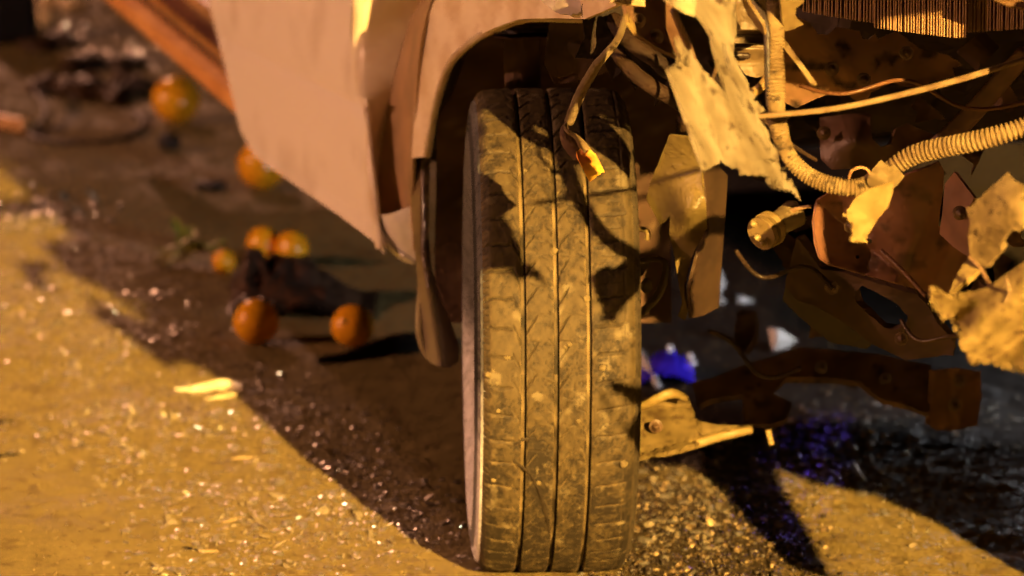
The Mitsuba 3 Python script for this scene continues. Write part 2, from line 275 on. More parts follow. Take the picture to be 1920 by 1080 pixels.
for k, (a, b) in enumerate(EDGE):
    prof = np.r_[np.full(2, a), np.linspace(a, b, 44), np.full(2, b)]
    drop = np.r_[0.012, 0.004, np.zeros(44), 0.004, 0.012]
    th, lat = np.meshgrid(TH, prof, indexing='ij'); base = np.broadcast_to(drop, th.shape)
    crown = 0.0045 * np.clip((np.abs(lat) - 0.055) / 0.04, 0, 1) ** 2.2 + 0.007 * np.clip((np.abs(lat) - 0.084) / 0.0115, 0, 1) ** 2
    m, fb, fc = muddy(th, lat, 3)
    arc = th * RT; cut = np.zeros_like(th); per = 2 * np.pi * RT / 55
    jit = 0.15 * (meshkit.noise(np.stack([arc * 20, lat * 0, lat * 0 + k], -1), 5) - 0.5)
    def slot(s, width): return np.clip(1 - np.abs(s % 1 - 0.5) * per / width, 0, 1)
    wob = 0.10 * (meshkit.fbm(np.stack([lat * 160, arc * 30, lat * 0 + k], -1), 3, 6) - 0.5)
    fill = np.clip(0.35 - np.sin(th) * 1.4, 0, 1)                                  # low down the slots are packed with pale mud
    if k == 3:
        cut = slot(arc / per - lat * 3.4 + jit + wob, 0.0026) * np.clip((lat - a - 0.005) / 0.004, 0, 1) * np.clip((0.088 - lat) / 0.004, 0, 1)
        cut = np.maximum(cut, 0.5 * slot(arc / per - lat * 3.4 + jit + 0.5 + wob, 0.0012) * (lat > 0.052) * (lat < 0.082))
        cut = np.maximum(cut, 0.6 * np.clip(1 - np.abs(lat - 0.0815) / 0.0016, 0, 1))
    elif k == 0:
        cut = slot(arc / per + lat * 2.0 + jit + wob, 0.0024) * np.clip((b - 0.008 - lat) / 0.004, 0, 1) * np.clip((lat + 0.091) / 0.003, 0, 1)
        cut = np.maximum(cut, slot(arc / per + (lat - b) * 55 + 0.3 + wob, 0.0028) * (lat > b - 0.010))
        cut = np.maximum(cut, slot(arc / per * 4 + wob * 2, 0.006) * (lat < -0.0885))
    else:
        cut = slot(arc / per - (lat - a) * 42 + wob, 0.0030) * np.clip((a + 0.016 - lat) / 0.006, 0, 1)
        cut = np.maximum(cut, 0.8 * slot(arc / per * 2 + (lat - b) * 34 + 0.2 + wob, 0.0030) * (lat > b - 0.008))
        cut = np.maximum(cut, 0.45 * slot(arc / per + (lat - a) * 6 + 0.25 + wob * 1.5, 0.0011))
    # edge chipping, mud lumps and the cuts
    chip = 0.0022 * np.clip(1 - np.minimum(lat - a, b - lat) / 0.004, 0, 1) * meshkit.fbm(np.stack([arc * 140, lat * 100, lat * 0 + k], -1), 3, 8)
    r = RT - base - crown - 0.0030 * cut * (1 - 0.45 * fill) - chip + 0.0016 * m * fb + 0.0008 * (fc - 0.5)
    mudc = MUD2 + (MUD - MUD2) * np.clip((fb - 0.3) * 2.2, 0, 1)[..., None]
    cut = np.clip(cut, 0, 1); edge = np.clip(1 - np.minimum(lat - a, b - lat) / 0.0035, 0, 1) * np.clip(fb * 1.8 - 0.3, 0, 1)
    mm = np.clip(np.maximum(np.maximum(m * (1 - 0.75 * cut * (1 - fill)), 1.0 * cut * fill), edge * 0.9), 0, 1)[..., None]
    mudc = mudc * (1 + 0.8 * np.maximum(cut * fill, 0.7 * edge))[..., None]
    pale = np.clip((meshkit.fbm(np.stack([np.cos(th) * 12, np.sin(th) * 12, lat * 36], -1), 3, 21) - 0.66) * 9, 0, 1)[..., None]
    col = RUB * (1 - mm) + mudc * mm; col = col * (1 - pale * mm * 0.75) + np.array([0.20, 0.165, 0.10]) * pale * mm * 0.75
    wm, wc = wheel_mesh(th, lat, r, col)
    add(C('wheel__tread_rib'), wm, 'rubber', wc, True)
# carcass: groove floor, shoulders, side walls with their thin raised rings
S = np.linspace(0, 1, 46)
side = [(-0.094, 0.3045), (-0.0985, 0.297), (-0.1010, 0.286), (-0.1030, 0.272), (-0.1045, 0.255), (-0.1030, 0.235), (-0.098, 0.215), (-0.090, 0.200), (-0.078, 0.192)]
sp = spline([(x, r, 0) for x, r in side], 46)[:, :2]
step_ = 0.0012 * np.clip(np.sin(sp[:, 1] * 700) * 3, -1, 1) * (sp[:, 1] > 0.222)
L1 = np.c_[sp[:, 0] - np.maximum(step_, -0.0006), sp[:, 1]]; R1 = L1[::-1] * [-1, 1]
mid = np.c_[np.linspace(0.090, -0.090, 140), np.full(140, 0.3072)]
prof = np.vstack([R1, mid, L1])[::-1]
th, lat = np.meshgrid(TH, prof[:, 0], indexing='ij'); r0 = np.broadcast_to(prof[:, 1], th.shape)
m, fb, fc = muddy(th, lat, 31)
tick = np.clip(1 - np.abs((th * RT / (2 * np.pi * RT / 110)) % 1 - 0.5) * 5, 0, 1) * np.clip(1 - np.abs(r0 - 0.294) / 0.008, 0, 1)
r = r0 + 0.0012 * (fb - 0.5) * (np.abs(lat) < 0.09) ; lat2 = lat + np.sign(lat) * (0.0007 * (fc - 0.5) - 0.0018 * tick) * (np.abs(lat) > 0.091)
groove = (np.abs(lat) < 0.091)[..., None]
side_lit = np.where((lat < 0)[..., None], np.array([0.80, 0.80, 0.84]) * (np.clip(0.16 - np.sin(th) * 2.2 + 0.7 * (meshkit.fbm(np.stack([th * 5, r0 * 20, r0 * 0], -1), 3, 4) - 0.5), 0.13, 1.0) * np.where((r0 > 0.262) & (r0 < 0.284), 0.25, 1.0))[..., None], np.array([0.07, 0.055, 0.035])) * (0.45 + 0.9 * fb)[..., None] * (1 - 0.7 * np.clip((fc - 0.6) * 6, 0, 1))[..., None]  # left wall: lamp light low down and fender shade above are in the colour
groove_shade = np.max([np.clip((lat - (e0[1] + 0.55 * (e1[0] - e0[1]))) / 0.0012, 0, 1) * (lat < e1[0] + 0.002) for e0, e1 in zip(EDGE[:-1], EDGE[1:])], axis=0)
col = np.where(groove, np.array([0.17, 0.125, 0.06]) * (0.55 + 0.9 * fb)[..., None] * (1 - 0.88 * groove_shade)[..., None] * np.clip(0.15 + 2.2 * (meshkit.fbm(np.stack([th * 9, lat * 30, lat * 0], -1), 4, 3) - 0.25), 0.12, 1.25)[..., None], side_lit)  # groove floor darker on its right: wall shade painted in
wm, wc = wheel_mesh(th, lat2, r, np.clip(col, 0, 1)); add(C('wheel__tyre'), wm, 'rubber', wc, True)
def on_tread(px, py, lift=0.001):
    d = FWD + (px - 960) / FPX * np.array([1.0, 0, 0]) - (py - 540) / FPX * UP; o = EYE - HUB; R = RT + lift
    a, b, c = d[1] ** 2 + d[2] ** 2, 2 * (o[1] * d[1] + o[2] * d[2]), o[1] ** 2 + o[2] ** 2 - R * R
    return EYE + d * (-b - math.sqrt(b * b - 4 * a * c)) / (2 * a)
put(C('wheel__dark_curl'), tube([on_tread(*q) for q in ((1004, 822), (975, 826), (956, 842), (966, 866), (984, 880), (1004, 908), (1020, 950), (1030, 1000))], [0.0012, 0.0025, 0.0034, 0.0022, 0.0024, 0.0034, 0.0030, 0.001], 70, 8, flat=0.5, rough=0.0006), 'rubber', (0.025, 0.018, 0.012), (0.05, 0.036, 0.02), 60, 3, label='dark curled line on the tread')  # thin dark curl laid over the tread
fr_ = np.random.default_rng(12)
for px, py in ((1068, 646), (1060, 652), (925, 695), (915, 704), (952, 668), (1150, 600), (985, 320), (1010, 905), (935, 770), (1085, 790), (1130, 690), (1170, 870), (940, 590), (1040, 470), (925, 900), (1100, 560)):
    fm = lump(np.array([0.0045, 0.0022, 0.004]) * fr_.uniform(0.5, 1.2), int(px), 2, 0.45, 2.6)
    put(C('wheel__mud_flake'), move(fm, on_tread(px, py, 0.0008), (0, fr_.uniform(0, 180), 0)), 'rubber', (0.20, 0.155, 0.075), (0.13, 0.10, 0.05), 200, int(px))
rimp = np.array([(-0.082, 0.196), (-0.088, 0.190), (-0.080, 0.182), (-0.05, 0.172), (-0.058, 0.12), (-0.066, 0.06), (-0.072, 0.03), (-0.073, 0.002), (0.0, 0.002), (0.02, 0.15), (0.085, 0.19), (0.08, 0.196)])
th, lat = np.meshgrid(np.linspace(0, 2 * np.pi, 97), rimp[:, 0], indexing='ij'); v, f = grid_mesh(to_wheel(ring(th, lat, np.broadcast_to(rimp[:, 1], th.shape))))
put(C('wheel__rim'), mesh_of(v, f), 'steel', (0.25, 0.24, 0.23), (0.12, 0.1, 0.08))

# body side: an upright plane that recedes to the left, 12 degrees off the line of sight
def plane(px): return 1.4734 / ((px - 960) / FPX + 0.2127) - 7.0
PAINT, PAINT2 = (0.60, 0.55, 0.52), (0.50, 0.43, 0.38)
fo = [(300, -360), (345, -180), (392, 0), (425, 130), (452, 243), (478, 292), (560, 350), (640, 405), (700, 450), (722, 476), (716, 440), (706, 370), (698, 300), (692, 242), (690, 185), (672, 180), (664, 120), (660, 60), (663, 0), (672, -180), (690, -360)]
put(C('fender'), sheet(fo, lambda x, y: plane(x) + 0.016 * np.sin((x - 400) / 110.0 + y / 150.0) + 0.03 * np.exp(-np.abs(y - 60 - 0.50 * (x - 400)) / 14) + 0.02 * np.exp(-np.abs(y - 255 - 0.62 * (x - 450)) / 22) + 0.006 * np.clip((x - 672) / 14, 0, 1) * (y > 180), 0.004, 8, 0.006, 3.0, 4, curl=0.002), 'paint', (0.84, 0.77, 0.71), (0.70, 0.61, 0.54), 9, 5, sharp=3.5, bias=0.66, label='pale side panel with bent lower edge')
B2 = [(830, -300, 0.90), (805, -20, 0.93), (776, 25, 0.94), (757, 75, 0.94), (737, 150, 0.92), (719, 230, 0.90), (708, 320, 0.87), (711, 400, 0.84), (721, 462, 0.80)]
B1 = [(x, y, plane(x) - 0.006) for x, y in ((690, -300), (664, -20), (663, 25), (661, 75), (667, 150), (690, 230), (697, 310), (707, 390), (718, 466))]
put(C('wheel_arch_flare'), loft([B1, [(x - 12 + 0.42 * (u - x), y, 0.5 * (Y + Z) - 0.012) for (x, y, Y), (u, w, Z) in zip(B1, B2)], B2], 60, 16, 0.004, 0.004, 3), 'paint', (0.84, 0.76, 0.62), (0.70, 0.58, 0.42), 25, 8)
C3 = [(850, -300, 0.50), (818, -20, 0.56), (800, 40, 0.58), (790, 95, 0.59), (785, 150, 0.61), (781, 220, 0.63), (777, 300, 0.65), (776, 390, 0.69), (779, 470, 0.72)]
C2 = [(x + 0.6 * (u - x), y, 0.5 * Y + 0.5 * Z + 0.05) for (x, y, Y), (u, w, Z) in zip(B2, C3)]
put(C('wheel_arch_gap'), loft([[(x + 2, y, Y + 0.006) for x, y, Y in B2], C2, C3], 60, 14, 0.004, 0.003, 5), 'satin', (0.30, 0.20, 0.11), (0.40, 0.25, 0.13), 20, 9, label='inner band of the wheel arch with its shade in the brown colour')  # brown base colour carries the shade of the gap behind the flare
lip = [(985, -320), (975, -60), (962, -16), (900, -14), (850, -20), (824, -12), (803, 40), (791, 105), (783, 183), (778, 260), (776, 296), (800, 294), (806, 262), (816, 205), (830, 154), (845, 118), (861, 99), (900, 67), (938, 50), (977, 36), (1040, 34), (1100, 36), (1160, 10), (1180, -320)]
put(C('wheel_arch_lip'), sheet(lip, lambda x, y: plane(x) + 0.10 + 0.00020 * np.clip(300 - y, 0, 400) + 0.006 * np.sin(y / 26.0), 0.006, 8, 0.008, 9, 12, curl=0.004), 'paint', (0.84, 0.74, 0.58), (0.66, 0.52, 0.36), 22, 13)
put(C('wheel_arch_lip__flange'), tube(pts([(1100, 36, 0.06), (1040, 34, 0.10), (977, 37, 0.16), (938, 51, 0.20), (900, 68, 0.26), (861, 100, 0.34), (845, 119, 0.38), (830, 155, 0.42), (816, 206, 0.46), (806, 262, 0.49), (801, 292, 0.50)]), 0.0055, 90, 8, rough=0.0012), 'satin', (0.55, 0.46, 0.32), (0.42, 0.30, 0.18), 40)
put(C('fender_corner'), loft([[(712, 402, 0.80), (722, 440, 0.79), (738, 462, 0.775), (780, 494, 0.75)], [(742, 398, 0.74), (748, 420, 0.73), (760, 440, 0.73), (782, 470, 0.73)], [(782, 380, 0.72), (783, 400, 0.72), (784, 430, 0.72), (785, 470, 0.725)]], 20, 12, 0.003), 'gloss', (0.80, 0.78, 0.74), (0.62, 0.58, 0.52), 30, 2, label='shiny lower corner of the fender')
put(C('fender_corner__glint_edge'), tube(pts([(716, 432, 0.785), (728, 450, 0.775), (746, 468, 0.765), (764, 482, 0.755), (781, 493, 0.745)]), [0.003, 0.0065, 0.009, 0.009, 0.004], 40, 16), 'glint_metal', (0.86, 0.84, 0.80), (0.7, 0.67, 0.62), 40)  # added bright metal tube stands in for the corner highlight
put(C('torn_fender_end'), sheet(torn([(985, -90), (1006, -12), (1022, 6), (1045, 24), (1070, 30), (1092, 24), (1098, 6), (1086, -8), (1110, -90)], [3, 4, 5], 1.5, 2), [(985, -90, -0.2), (1110, -90, -0.3), (1045, 24, -0.25), (1000, -10, -0.12), (1095, 10, -0.30)], 0.004, 6, 0.004, 30, 3), 'satin', (0.55, 0.48, 0.45), (0.42, 0.36, 0.30), 40)
flap = [(773, 300), (779, 285), (795, 277), (803, 288), (801, 340), (800, 440), (806, 505), (822, 560), (845, 612), (858, 652), (856, 678), (838, 690), (812, 681), (793, 652), (786, 606), (788, 550), (784, 490), (777, 420), (772, 350)]
fl = sheet(flap, curl=0.002, Y=lambda x, y: 0.62 + 0.0022 * np.abs(x - (798 + 0.16 * np.clip(y - 480, 0, 200))) + 0.06 * np.clip((420 - y) / 200, -0.6, 1), th=0.006, step=5, amp=0.002, wave=20, seed=9)
fz = np.array(fl.vertices)[:, 2]; dust = np.clip((0.34 + 0.06 * meshkit.fbm(np.array(fl.vertices) * 25, 3, 2) - fz) / 0.10, 0, 1)[:, None]  # lower end blended to a paler tan
add(C('mud_flap'), fl, 'gloss', tint(fl.vertices, (0.085, 0.055, 0.036), (0.14, 0.095, 0.06), 18, 3) * (1 - dust) + np.array([0.17, 0.13, 0.095]) * dust, True, 'dark glossy mud flap curving down behind the wheel with a paler lower end')
put(C('mud_flap__glint_edge'), tube(pts([(783, 492, 0.625), (787, 540, 0.63), (785, 600, 0.635), (791, 648, 0.64), (808, 676, 0.645), (832, 689, 0.65)]), [0.001, 0.0028, 0.004, 0.0045, 0.0035, 0.0015], 60, 10), 'glint_metal', (0.62, 0.55, 0.48), (0.5, 0.43, 0.36), 30)  # added metal tube draws the highlight along the flap edge
# wheel arch liner: dark shell over the wheel
la = np.radians(np.linspace(-9, 104, 60)); ll = np.linspace(-0.078, 0.20, 24)
A_, L_ = np.meshgrid(la, ll, indexing='ij')
def liner(rad):
    rr = rad + 0.006 * np.sin(A_ * 14) + 0.012 * (meshkit.fbm(np.stack([A_ * 5, L_ * 14, A_ * 0], -1), 3, 5) - 0.5)
    L2 = np.where(L_ < 0, L_ * (1 + 0.6 * np.clip((np.radians(62) - A_) / 0.5, 0, 1)), L_)
    return np.stack([HUB[0] + L2 + 0.12 * (rr * np.cos(A_)) * -0.6, HUB[1] + rr * np.cos(A_), HUB[2] + rr * np.sin(A_)], -1)
v1, f1 = grid_mesh(liner(0.405)); v2, f2 = grid_mesh(liner(0.411))
put(C('wheel_arch_liner'), mesh_of(np.vstack([v1, v2]), np.vstack([f1[:, ::-1], f2 + len(v1)])), 'matte', (0.12, 0.068, 0.042), (0.06, 0.034, 0.022), 22, 2, c=(0.18, 0.12, 0.07))
put(C('strut'), tube(pts([(975, -40, 0.42), (978, 80, 0.42), (982, 200, 0.42)]), 0.024, 30, 20, rough=0.0008), 'matte', (0.13, 0.075, 0.045), (0.07, 0.04, 0.026), 30)
put(C('inner_arch_panel'), sheet([(1030, 40), (1060, 36), (1160, 30), (1168, 120), (1100, 150), (1040, 158), (1020, 120)], 0.12, 0.004, 8, 0.012, 16, 4), 'matte', (0.07, 0.038, 0.022), (0.035, 0.02, 0.013), 24, 6)
put(C('side_lamp_stop'), move(rbox((0.006, 0.56, 0.30), 0.002).subdivide_to_size(0.05), (0.135, 0.86, 0.20)), 'matte', (0.06, 0.035, 0.022), (0.03, 0.018, 0.012), 20)  # unseen plate added behind the tyre to block the side lamp
# door and sill further back
dd = np.linspace(9.32, 14.5, 40); lx = -0.175 - 0.2127 * (dd - 7.75)
outn = np.array([-0.978, -0.208])
def run(prof, d0, d1, n=30):
    d = np.linspace(d0, d1, n); x = -0.175 - 0.2127 * (d - 7.75); P = np.array(prof)
    V = np.stack([x[:, None] + outn[0] * P[None, :, 0], (d - 7)[:, None] + outn[1] * P[None, :, 0], np.broadcast_to(P[None, :, 1], (n, len(P)))], -1)
    v, f = grid_mesh(V); k = len(v); m = len(P); caps = []
    c = V.reshape(n, m, 3); 
    for row, fl in ((0, 1), (n - 1, -1)):
        cen = c[row].mean(0); v = np.vstack([v, cen]); i = np.arange(m - 1) + row * m
        caps.append(np.stack([i, i + 1, i * 0 + len(v) - 1], 1)[:, ::fl])
    return mesh_of(v, np.vstack([f] + caps))
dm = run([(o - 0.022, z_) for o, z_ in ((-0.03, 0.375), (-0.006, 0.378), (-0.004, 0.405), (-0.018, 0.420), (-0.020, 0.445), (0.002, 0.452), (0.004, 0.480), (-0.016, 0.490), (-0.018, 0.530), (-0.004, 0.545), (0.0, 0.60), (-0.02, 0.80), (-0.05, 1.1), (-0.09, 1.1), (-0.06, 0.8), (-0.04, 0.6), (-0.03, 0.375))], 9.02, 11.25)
put(C('door'), dm, 'satin', (0.20, 0.085, 0.05), (0.11, 0.045, 0.035), 4, 6, smooth=False, label='ribbed lower door with dark reflections put into its brown colour')  # brown stands for dark ground reflected in pale glossy paint
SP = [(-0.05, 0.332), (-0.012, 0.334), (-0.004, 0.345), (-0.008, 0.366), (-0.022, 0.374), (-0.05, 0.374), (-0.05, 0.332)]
put(C('sill'), run(SP, 8.75, 10.62), 'matte', (0.78, 0.40, 0.12), (0.6, 0.27, 0.07), 9, 7, smooth=False, label='sill strip below the door with orange light put into its colour')  # orange lamp light on pale paint put into the base colour
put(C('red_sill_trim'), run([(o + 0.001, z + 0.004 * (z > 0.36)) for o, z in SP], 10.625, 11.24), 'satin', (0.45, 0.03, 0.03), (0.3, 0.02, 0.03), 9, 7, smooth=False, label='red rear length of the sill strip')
put(C('door__reflection_strip'), run([(-0.020, 0.454), (-0.010, 0.456), (-0.008, 0.476), (-0.018, 0.479)], 9.03, 11.22), 'satin', (0.5, 0.28, 0.12), (0.35, 0.18, 0.08), 6, 3, smooth=False)  # coloured strip stands in for a reflection along the glossy door
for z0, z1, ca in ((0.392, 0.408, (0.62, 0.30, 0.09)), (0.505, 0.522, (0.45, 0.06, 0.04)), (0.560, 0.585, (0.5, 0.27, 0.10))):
    put(C('door__reflection_strip'), run([(-0.045, z0), (-0.024, z0 + 0.002), (-0.022, z1 - 0.003), (-0.045, z1)], 9.03, 11.22), 'satin', ca, None, 6, 3, smooth=False)  # orange and red strips painted as reflections in the door
# the mass of the car: unseen shade plate above the picture, engine, bulkhead, floor
def carbox(name, size, loc, a, b, mat='matte', seed=0, rot=0.0, sub=0, amp=0.0, rx=0.0, **kw):
    m = rbox(size, 0.012)
    if sub:
        m = m.subdivide_to_size(max(size) / sub); m.vertices = m.vertices + amp * 2 * (np.stack([meshkit.fbm(m.vertices * 9 + 3 * k, 3, seed + k) for k in range(3)], 1) - 0.5)
    return put(C(name), move(m, loc, (rx, 0, 12 + rot)), mat, a, b, 14, seed, smooth=35 if False else False, **kw)
DK, DK2 = (0.030, 0.022, 0.018), (0.060, 0.040, 0.028)
shadow_outline = [(0.55, 0.62), (0.60, 0.60), (0.665, 0.59), (0.69, 0.556), (0.73, 0.553), (0.73, 0.523), (0.715, 0.478), (0.705, 0.446), (0.69, 0.385), (0.72, 0.365), (0.744, 0.400), (0.786, 0.464), (0.803, 0.505), (0.838, 0.546), (0.862, 0.519), (0.918, 0.501), (0.946, 0.452), (0.958, 0.408), (0.968, 0.35), (1.15, 0.25), (1.6, 0.24), (1.6, 0.98), (1.2, 1.0), (0.8, 0.99), (0.64, 0.95), (0.635, 0.72), (0.56, 0.68)]
def front_plate(pts_xz, y0, th, seed, amp=0.02, wave=6.0):
    poly = Polygon(pts_xz); m = trimesh.creation.extrude_polygon(poly, th, engine='earcut').subdivide_to_size(0.05)
    v = np.array(m.vertices); y = y0 + v[:, 2] + amp * 2 * (meshkit.fbm(np.stack([v[:, 0] * wave, v[:, 1] * wave, v[:, 0] * 0], -1), 3, seed) - 0.5)
    return mesh_of(np.stack([v[:, 0], y, v[:, 1]], -1), m.faces[:, ::-1])
put(C('bumper'), front_plate(shadow_outline, -1.08, 0.03, 3, 0.008), 'satin', PAINT, PAINT2, 14, 5, smooth=False)  # unseen plate, lower edge shaped to cast the road shadow
shade_plate_xz = [(0.30, 1.16), (0.49, 1.13), (0.53, 1.04), (0.56, 1.02), (0.60, 1.02), (0.645, 1.00), (0.655, 1.062), (0.76, 1.068), (0.77, 0.99), (1.5, 0.99), (1.5, 1.85), (0.40, 1.85), (0.405, 1.37), (0.47, 1.35), (0.47, 1.20), (0.30, 1.19)]
put(C('shade_plate'), front_plate(shade_plate_xz, -1.47, 0.02, 5), 'satin', PAINT, PAINT2, 14, 5, smooth=False)  # unseen upright plate added and notched to block the key lamp
carbox('engine_block', (0.62, 0.62, 0.50), (0.66, 0.72, 0.80), DK, DK2, seed=1, sub=20, amp=0.04)
carbox('white_lamp_stop', (0.03, 2.3, 0.52), (1.28, 0.1, 0.78), DK, DK2, seed=4)  # unseen plate added to keep the white lamp off the engine bay
carbox('bulkhead', (1.3, 0.06, 0.70), (0.52, 1.40, 0.74), DK, DK2, seed=2)
carbox('floor_pan', (1.4, 2.7, 0.04), (0.165, 2.80, 0.385), DK, DK2, seed=3)

# ------------------------------------------------------------------ torn front end: everything that hangs off the car ahead of the wheel
PALE, PALE2, SOOT = (0.245, 0.215, 0.155), (0.155, 0.125, 0.08), (0.06, 0.04, 0.025)
BRN, BRN2 = (0.27, 0.15, 0.075), (0.15, 0.08, 0.04)
# the big torn strip
strip = [(1250, 129), (1265, 119), (1276, 108), (1266, 88), (1264, 68), (1273, 84), (1270, 66), (1282, 86), (1292, 100), (1296, 92), (1304, 96), (1308, 114), (1318, 131), (1334, 148), (1352, 170), (1363, 194),
         (1358, 168), (1346, 126), (1335, 84), (1332, 66), (1318, 44), (1302, 22), (1296, -60), (1384, -70), (1380, 0), (1380, 58), (1373, 104), (1384, 126), (1401, 156), (1420, 190), (1434, 207), (1421, 214), (1424, 228), (1440, 246), (1443, 267), (1457, 281), (1462, 316), (1484, 338), (1493, 358), (1501, 376),
         (1484, 360), (1470, 355), (1446, 352), (1437, 331), (1412, 328), (1388, 326), (1373, 313), (1357, 304), (1340, 308), (1319, 321), (1312, 304), (1290, 240)]
strip = torn(strip, [0, 1, 9, 10, 12, 28, 29, 31, 33, 35, 36, 37, 39, 40, 41, 42, 43, 44, 45, 46, 47], 1.9, 5, 3.5, 1.0)
slit = [(1349, 80), (1357, 84), (1362, 104), (1369, 128), (1367, 144), (1361, 128), (1355, 104)]
def stripY(x, y):
    t = ((x - 1250) * 0.93 - (y - 129) * 0.36) / 120
    return -1.02 + 0.00025 * (200 - y) + 0.012 * np.sin(t * 7.5) + 0.05 * (t - 0.5) + 0.02 * np.clip((y - 300) / 60, 0, 1)
put(C('torn_bumper_strip'), sheet(strip, stripY, 0.004, 4.5, 0.004, 20, 7, [slit], curl=0.002), 'matte', PALE, PALE2, 60, 17, c=SOOT, along=(0.36, 0, -0.93), label='large pale torn plastic strip hanging down with frayed ends')
r_ = np.random.default_rng(4)
for k in range(26):
    x0, y0 = [(1268 + 26 * r_.random(), 118 + 8 * r_.random()), (1395 + 90 * r_.random(), 330 + 22 * r_.random()), (1440 + 26 * r_.random(), 250 + 70 * r_.random())][k % 3]
    dx, dy = [(-6, -26), (2, 16), (12, -4)][k % 3]
    f = r_.uniform(0.3, 1.0); q = [(x0, y0, -1.035), (x0 + dx * f * 0.6 + r_.uniform(-3, 3), y0 + dy * f * 0.6, -1.045), (x0 + dx * f + r_.uniform(-4, 4), y0 + dy * f, -1.05)]
    put(C('torn_bumper_strip__fibre'), tube(pts(q), [0.0011, 0.0009, 0.0004], 8, 5), 'matte', PALE, PALE2, 60, k)
put(C('brown_plate'), sheet([(1164, -60), (1168, 8), (1176, 42), (1190, 64), (1228, 90), (1262, 106), (1274, 112), (1282, 92), (1272, 60), (1262, 30), (1250, -60)], [(1164, 0, -0.74), (1280, 100, -0.70), (1190, 64, -0.76), (1260, 0, -0.62), (1230, 60, -0.70)], 0.004, 6, 0.005, 20, 4), 'satin', (0.16, 0.09, 0.055), (0.10, 0.05, 0.03), 20, 6, c=(0.25, 0.18, 0.06))
put(C('brown_plate__edge_bar'), tube(pts([(1262, 18, -0.80), (1275, 50, -0.79), (1290, 84, -0.78), (1302, 120, -0.77)]), 0.004, 24, 8), 'satin', (0.17, 0.10, 0.07), (0.11, 0.06, 0.04))
put(C('torn_flap'), sheet(torn([(1238, -60), (1236, -12), (1252, 6), (1276, 18), (1300, 32), (1303, 10), (1300, -60)], [1, 2, 3], 1.6, 7, 4), [(1238, -60, -1.06), (1300, -60, -1.10), (1236, 0, -1.12), (1300, 30, -1.16), (1270, 0, -1.16)], 0.004, 5, 0.004, 40, 2), 'matte', (0.42, 0.36, 0.24), (0.30, 0.24, 0.14), 40, 3, label='bright torn flap beside the big strip')
put(C('pale_clip'), sheet([(1146, -30), (1147, 4), (1165, 8), (1190, 11), (1206, 12), (1207, -4), (1203, -30)], [(1146, -30, -0.9), (1207, -30, -0.86), (1147, 5, -0.93), (1206, 12, -0.86)], 0.004, 5), 'satin', (0.45, 0.36, 0.20), (0.36, 0.25, 0.14), 50, label='small pale clip at the top of the brown plate')
# cable with tape and orange tag, dark hoses behind it
put(C('cable'), tube(pts([(1178, 10, -0.42), (1168, 48, -0.40), (1148, 88, -0.37), (1122, 118, -0.36), (1105, 145, -0.34), (1092, 168, -0.33), (1078, 200, -0.32), (1067, 230, -0.31)]), [0.0035, 0.0042, 0.0045, 0.005, 0.0062, 0.0066, 0.0066, 0.0060], 90, 12, rough=0.0006, seed=2), 'matte', (0.20, 0.155, 0.085), (0.13, 0.09, 0.05), 60, 5)
put(C('cable__wrapped_end'), tube(pts([(1059, 236, -0.31), (1060, 252, -0.315), (1073, 274, -0.32), (1090, 292, -0.325)]), [0.004, 0.008, 0.0105, 0.0095], 40, 12, rough=0.0012, seed=4), 'matte', (0.12, 0.07, 0.045), (0.075, 0.04, 0.03), 60, 6)
put(C('cable__bare_wire'), tube(pts([(1063, 231, -0.315), (1062, 244, -0.33), (1078, 255, -0.335), (1092, 272, -0.335), (1104, 288, -0.33)]), [0.0025, 0.0025, 0.003, 0.0055, 0.006], 36, 8, rough=0.0008), 'matte', (0.22, 0.16, 0.08), (0.15, 0.10, 0.05), 60, 7)
tag = torn([(1080, 288), (1088, 282), (1096, 290), (1104, 284), (1113, 290), (1120, 304), (1130, 320), (1118, 326), (1103, 337), (1096, 322), (1086, 304)], [1, 2, 3, 6, 7], 1.0, 3, 4)
put(C('cable__orange_tag'), sheet(tag, [(1080, 288, -0.345), (1113, 290, -0.335), (1130, 320, -0.33), (1103, 337, -0.34), (1104, 310, -0.355)], 0.007, 4, 0.002, 60, 2), 'satin', (0.80, 0.50, 0.07), (0.75, 0.24, 0.04), 60, 4, label='bright orange tag on the end of the taped cable')
for k, L in enumerate(([(1150, 36, -0.33), (1180, 78, -0.37), (1222, 108, -0.38), (1285, 150, -0.36)], [(1150, 84, -0.33), (1195, 142, -0.37), (1235, 170, -0.38), (1300, 205, -0.35)], [(1205, 70, -0.36), (1240, 124, -0.37), (1300, 160, -0.36)])):
    put(C('hose'), tube(pts(L), 0.0095, 40, 12, rough=0.0006, seed=k), 'matte', (0.028, 0.014, 0.008), (0.014, 0.008, 0.006), 40, k)
# added black sheet by the cable: ragged lower edge cut to shade the tyre top
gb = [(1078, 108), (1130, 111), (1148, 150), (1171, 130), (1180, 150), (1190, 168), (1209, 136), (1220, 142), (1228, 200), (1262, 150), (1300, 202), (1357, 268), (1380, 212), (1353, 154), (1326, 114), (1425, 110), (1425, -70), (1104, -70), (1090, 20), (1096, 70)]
put(C('tyre_shade_sheet'), sheet(gb, lambda x, y: -0.30 + 0.0 * x, 0.004, 6, 0.004, 20, 3), 'matte', (0.022, 0.012, 0.008), (0.012, 0.008, 0.006), 30, 4)
